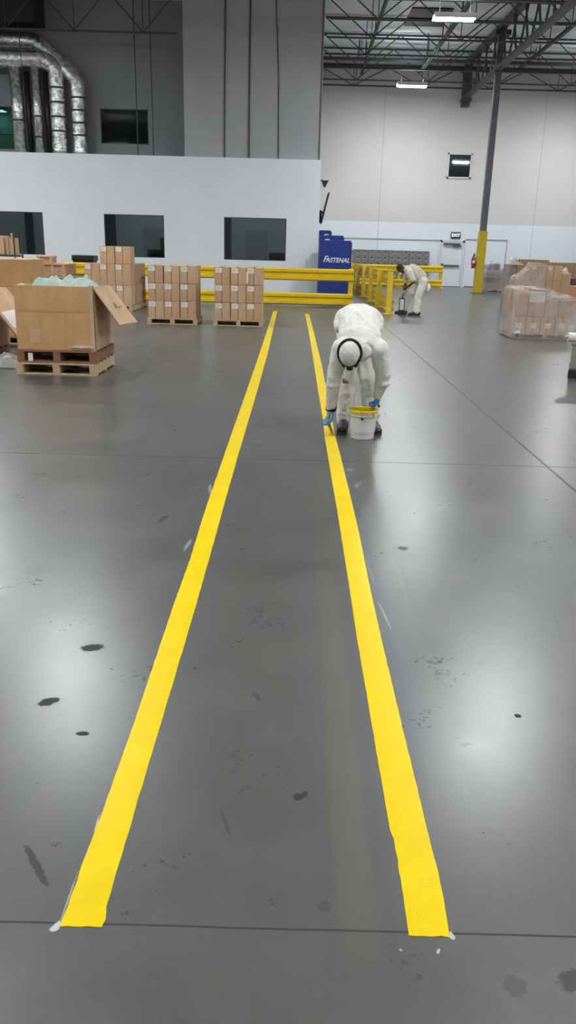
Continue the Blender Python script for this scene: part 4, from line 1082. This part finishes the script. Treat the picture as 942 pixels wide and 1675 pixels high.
put('grip',MB().tube([(hp.x,hp.y-.06,hp.z-.004),(hp.x,hp.y,hp.z+.002),(hp.x,hp.y+.06,hp.z-.004)],.012,10),M['black'],hb_)

# ---- far painter, side-on, stooping to the left
O2=(3.18,21.9,0)
hip2=[(3.40,21.80,.86),(3.38,22.04,.86)]; kn2=[(3.285,21.72,.47),(3.08,22.12,.47)]; an2=[(3.27,21.68,.09),(2.99,22.20,.09)]; to2=[(3.08,21.64,.03),(2.80,22.18,.03)]
sp2=[(3.41,21.92,.90),(3.30,21.92,1.00),(3.17,21.92,1.08),(3.04,21.92,1.13),(2.96,21.92,1.15)]
sh2=[(3.02,21.73,1.09),(3.00,22.11,1.09)]; el2=[(3.15,21.66,.86),(2.985,22.10,.80)]; wr2=[(2.985,21.80,.73),(2.93,21.99,.575)]
Hc2=(2.80,21.92,1.155); HR2=frame((-.55,0,-.83),(-.80,0,.55))
HRn=hframe((-.5,.3,-.8),(-.7,-.3,.3)); HRf=hframe((-.15,-.05,-1),(-1,-.2,.1))
nk2=V(*Hc2)+HR2@V(0,-.01,-.08)
b=MB()
limb(b,sp2,[(.125,.15),(.115,.14),(.12,.155),(.11,.165),(.085,.10)])
for i in (0,1):
    limb(b,[hip2[i],kn2[i],an2[i]],[.085,.055,.038]); limb(b,[sp2[3],sh2[i]],[.08,.06]); limb(b,[sh2[i],el2[i],wr2[i]],[.054,.041,.029])
    a=V(*an2[i]); t_=V(*to2[i]); limb(b,[tuple(a),tuple(a.lerp(t_,.5)),tuple(t_)],[.038,.036,.022])
limb(b,[sp2[4],tuple(nk2)],[.062,.056]); head_shape(b,Hc2,HR2)
hand_shape(b,wr2[0],HRn,1,.5); hand_shape(b,wr2[1],HRf,-1,.9)
P2=link('person',fuse('person_body',rel(b,O2),M['skin'],.010,2),None,O2)
tag(P2,'person in a pale tee shirt and off-white trousers stooping by the far guard rail','person')
b=MB()
limb(b,[(3.385,21.92,.915),(3.30,21.92,1.0),(3.17,21.92,1.085),(3.05,21.92,1.13),(2.985,21.92,1.145)],[(.145,.18),(.148,.178),(.155,.19),(.148,.20),(.11,.13)])
for i in (0,1): limb(b,[sp2[3],sh2[i]],[.10,.085]); limb(b,[sh2[i],tuple(V(*sh2[i]).lerp(V(*el2[i]),.78))],[.082,.078])
link('tee_shirt',fuse('tee_shirt',rel(b,O2),M['shirt'],.011,3,.02,9,2.0),P2)
b=MB()
for i in (0,1):
    limb(b,[hip2[i],tuple(V(*hip2[i]).lerp(V(*kn2[i]),.5)),kn2[i],tuple(V(*kn2[i]).lerp(V(*an2[i]),.5)),(an2[i][0],an2[i][1],.12)],[.125,.112,.092,.088,.080])
b.ball((3.42,21.92,.875),(.13,.19,.13))
tr=link('trousers',fuse('trousers',rel(b,O2),M['pants'],.011,3,.03,9,6.0),P2)
b=MB(); b.tube([(3.545,21.78,.82),(3.56,21.76,.72),(3.52,21.75,.62)],[(.03,.02),(.05,.022),(.045,.018)],10)
put('hanging_rag',rel(b,O2),M['mask_white'],tr,smooth=True)
put('knee_scuff',rel(MB().ball((3.20,21.70,.30),(.018,.02,.02)),O2),M['kneepad'],tr,smooth=True)
P=lambda x,y,z: V(*Hc2)+HR2@V(x,y,z)
hr=MB(); hr.ball(P(0,-.030,.042),(.088,.098,.092),rot=HR2,n=24,m=16)
put('hair',rel(hr,O2),M['hair'],P2,smooth=True)
mk=MB(); mk.ball(P(0,.078,-.055),(.056,.040,.045),rot=HR2)
put('face_mask',rel(mk,O2),M['mask_white'],P2,smooth=True)
for sx in (-1,1): put('eye',rel(MB().ball(P(sx*.034,.082,.018),.011),O2),M['eye'],P2,smooth=True)
glove(wr2[1],HRf,-1,.9,O2,M['glove_pale'],P2,.07)
for i in (0,1):
    b=MB(); shoe(b,an2[i],to2[i],1.15); s_=link('shoe',fuse('shoe',rel(b,O2),M['shoe'],.009,2),P2)
    b=MB(); soles(b,an2[i],to2[i]); put('sole',rel(b,O2),M['sole'],s_)
tl=thing('edging_tool','black framed paint edging tool held by the far person above the floor','paint tool',(2.90,21.98,0))
put('frame',MB().box((-.07,-.012,.10),(-.05,.012,.43)).box((.06,-.012,.10),(.08,.012,.43)).box((-.07,-.012,.40),(.08,.012,.43)).box((-.08,-.03,.06),(.09,.03,.12),bev=.01),M['black'],tl)
put('panel',MB().box((-.05,-.006,.12),(.06,.006,.40)),M['plastic_white'],tl)
put('pad',MB().box((-.10,-.05,.0),(.11,.05,.06),bev=.015),M['black'],tl)
put('handle',MB().tube([(.01,0,.42),(.02,.0,.56)],.014,10),M['black'],tl)

# ------------------------------------------------------------------ camera, world, view
cam=bpy.data.cameras.new('camera'); co_=bpy.data.objects.new('camera',cam); COL.objects.link(co_)
r_=V(.9996589,.00803283,.02485068); u_=V(-.02611606,.31416536,.949009); f_=V(.000183994551,.949334295,-.31426798)
mw=Matrix((r_,u_,-f_)).transposed().to_4x4(); mw.translation=V(0,0,1.6)
co_.matrix_world=mw
cam.sensor_fit='VERTICAL'; cam.sensor_height=36; cam.sensor_width=36; cam.lens=36*1300/1675; cam.clip_end=200; cam.clip_start=.05
S.camera=co_
wd=bpy.data.worlds.new('world'); S.world=wd; wd.use_nodes=True
wd.node_tree.nodes['Background'].inputs[0].default_value=(.5,.55,.6,1); wd.node_tree.nodes['Background'].inputs[1].default_value=.05
S.view_settings.view_transform='Standard'; S.view_settings.look='None'; S.view_settings.gamma=1; S.view_settings.use_curve_mapping=False
S.view_settings.exposure=2.05
try:
    S.cycles.use_denoising=True; S.cycles.max_bounces=8; S.cycles.diffuse_bounces=5; S.cycles.transparent_max_bounces=16
    S.cycles.sample_clamp_indirect=6.0
except Exception: pass
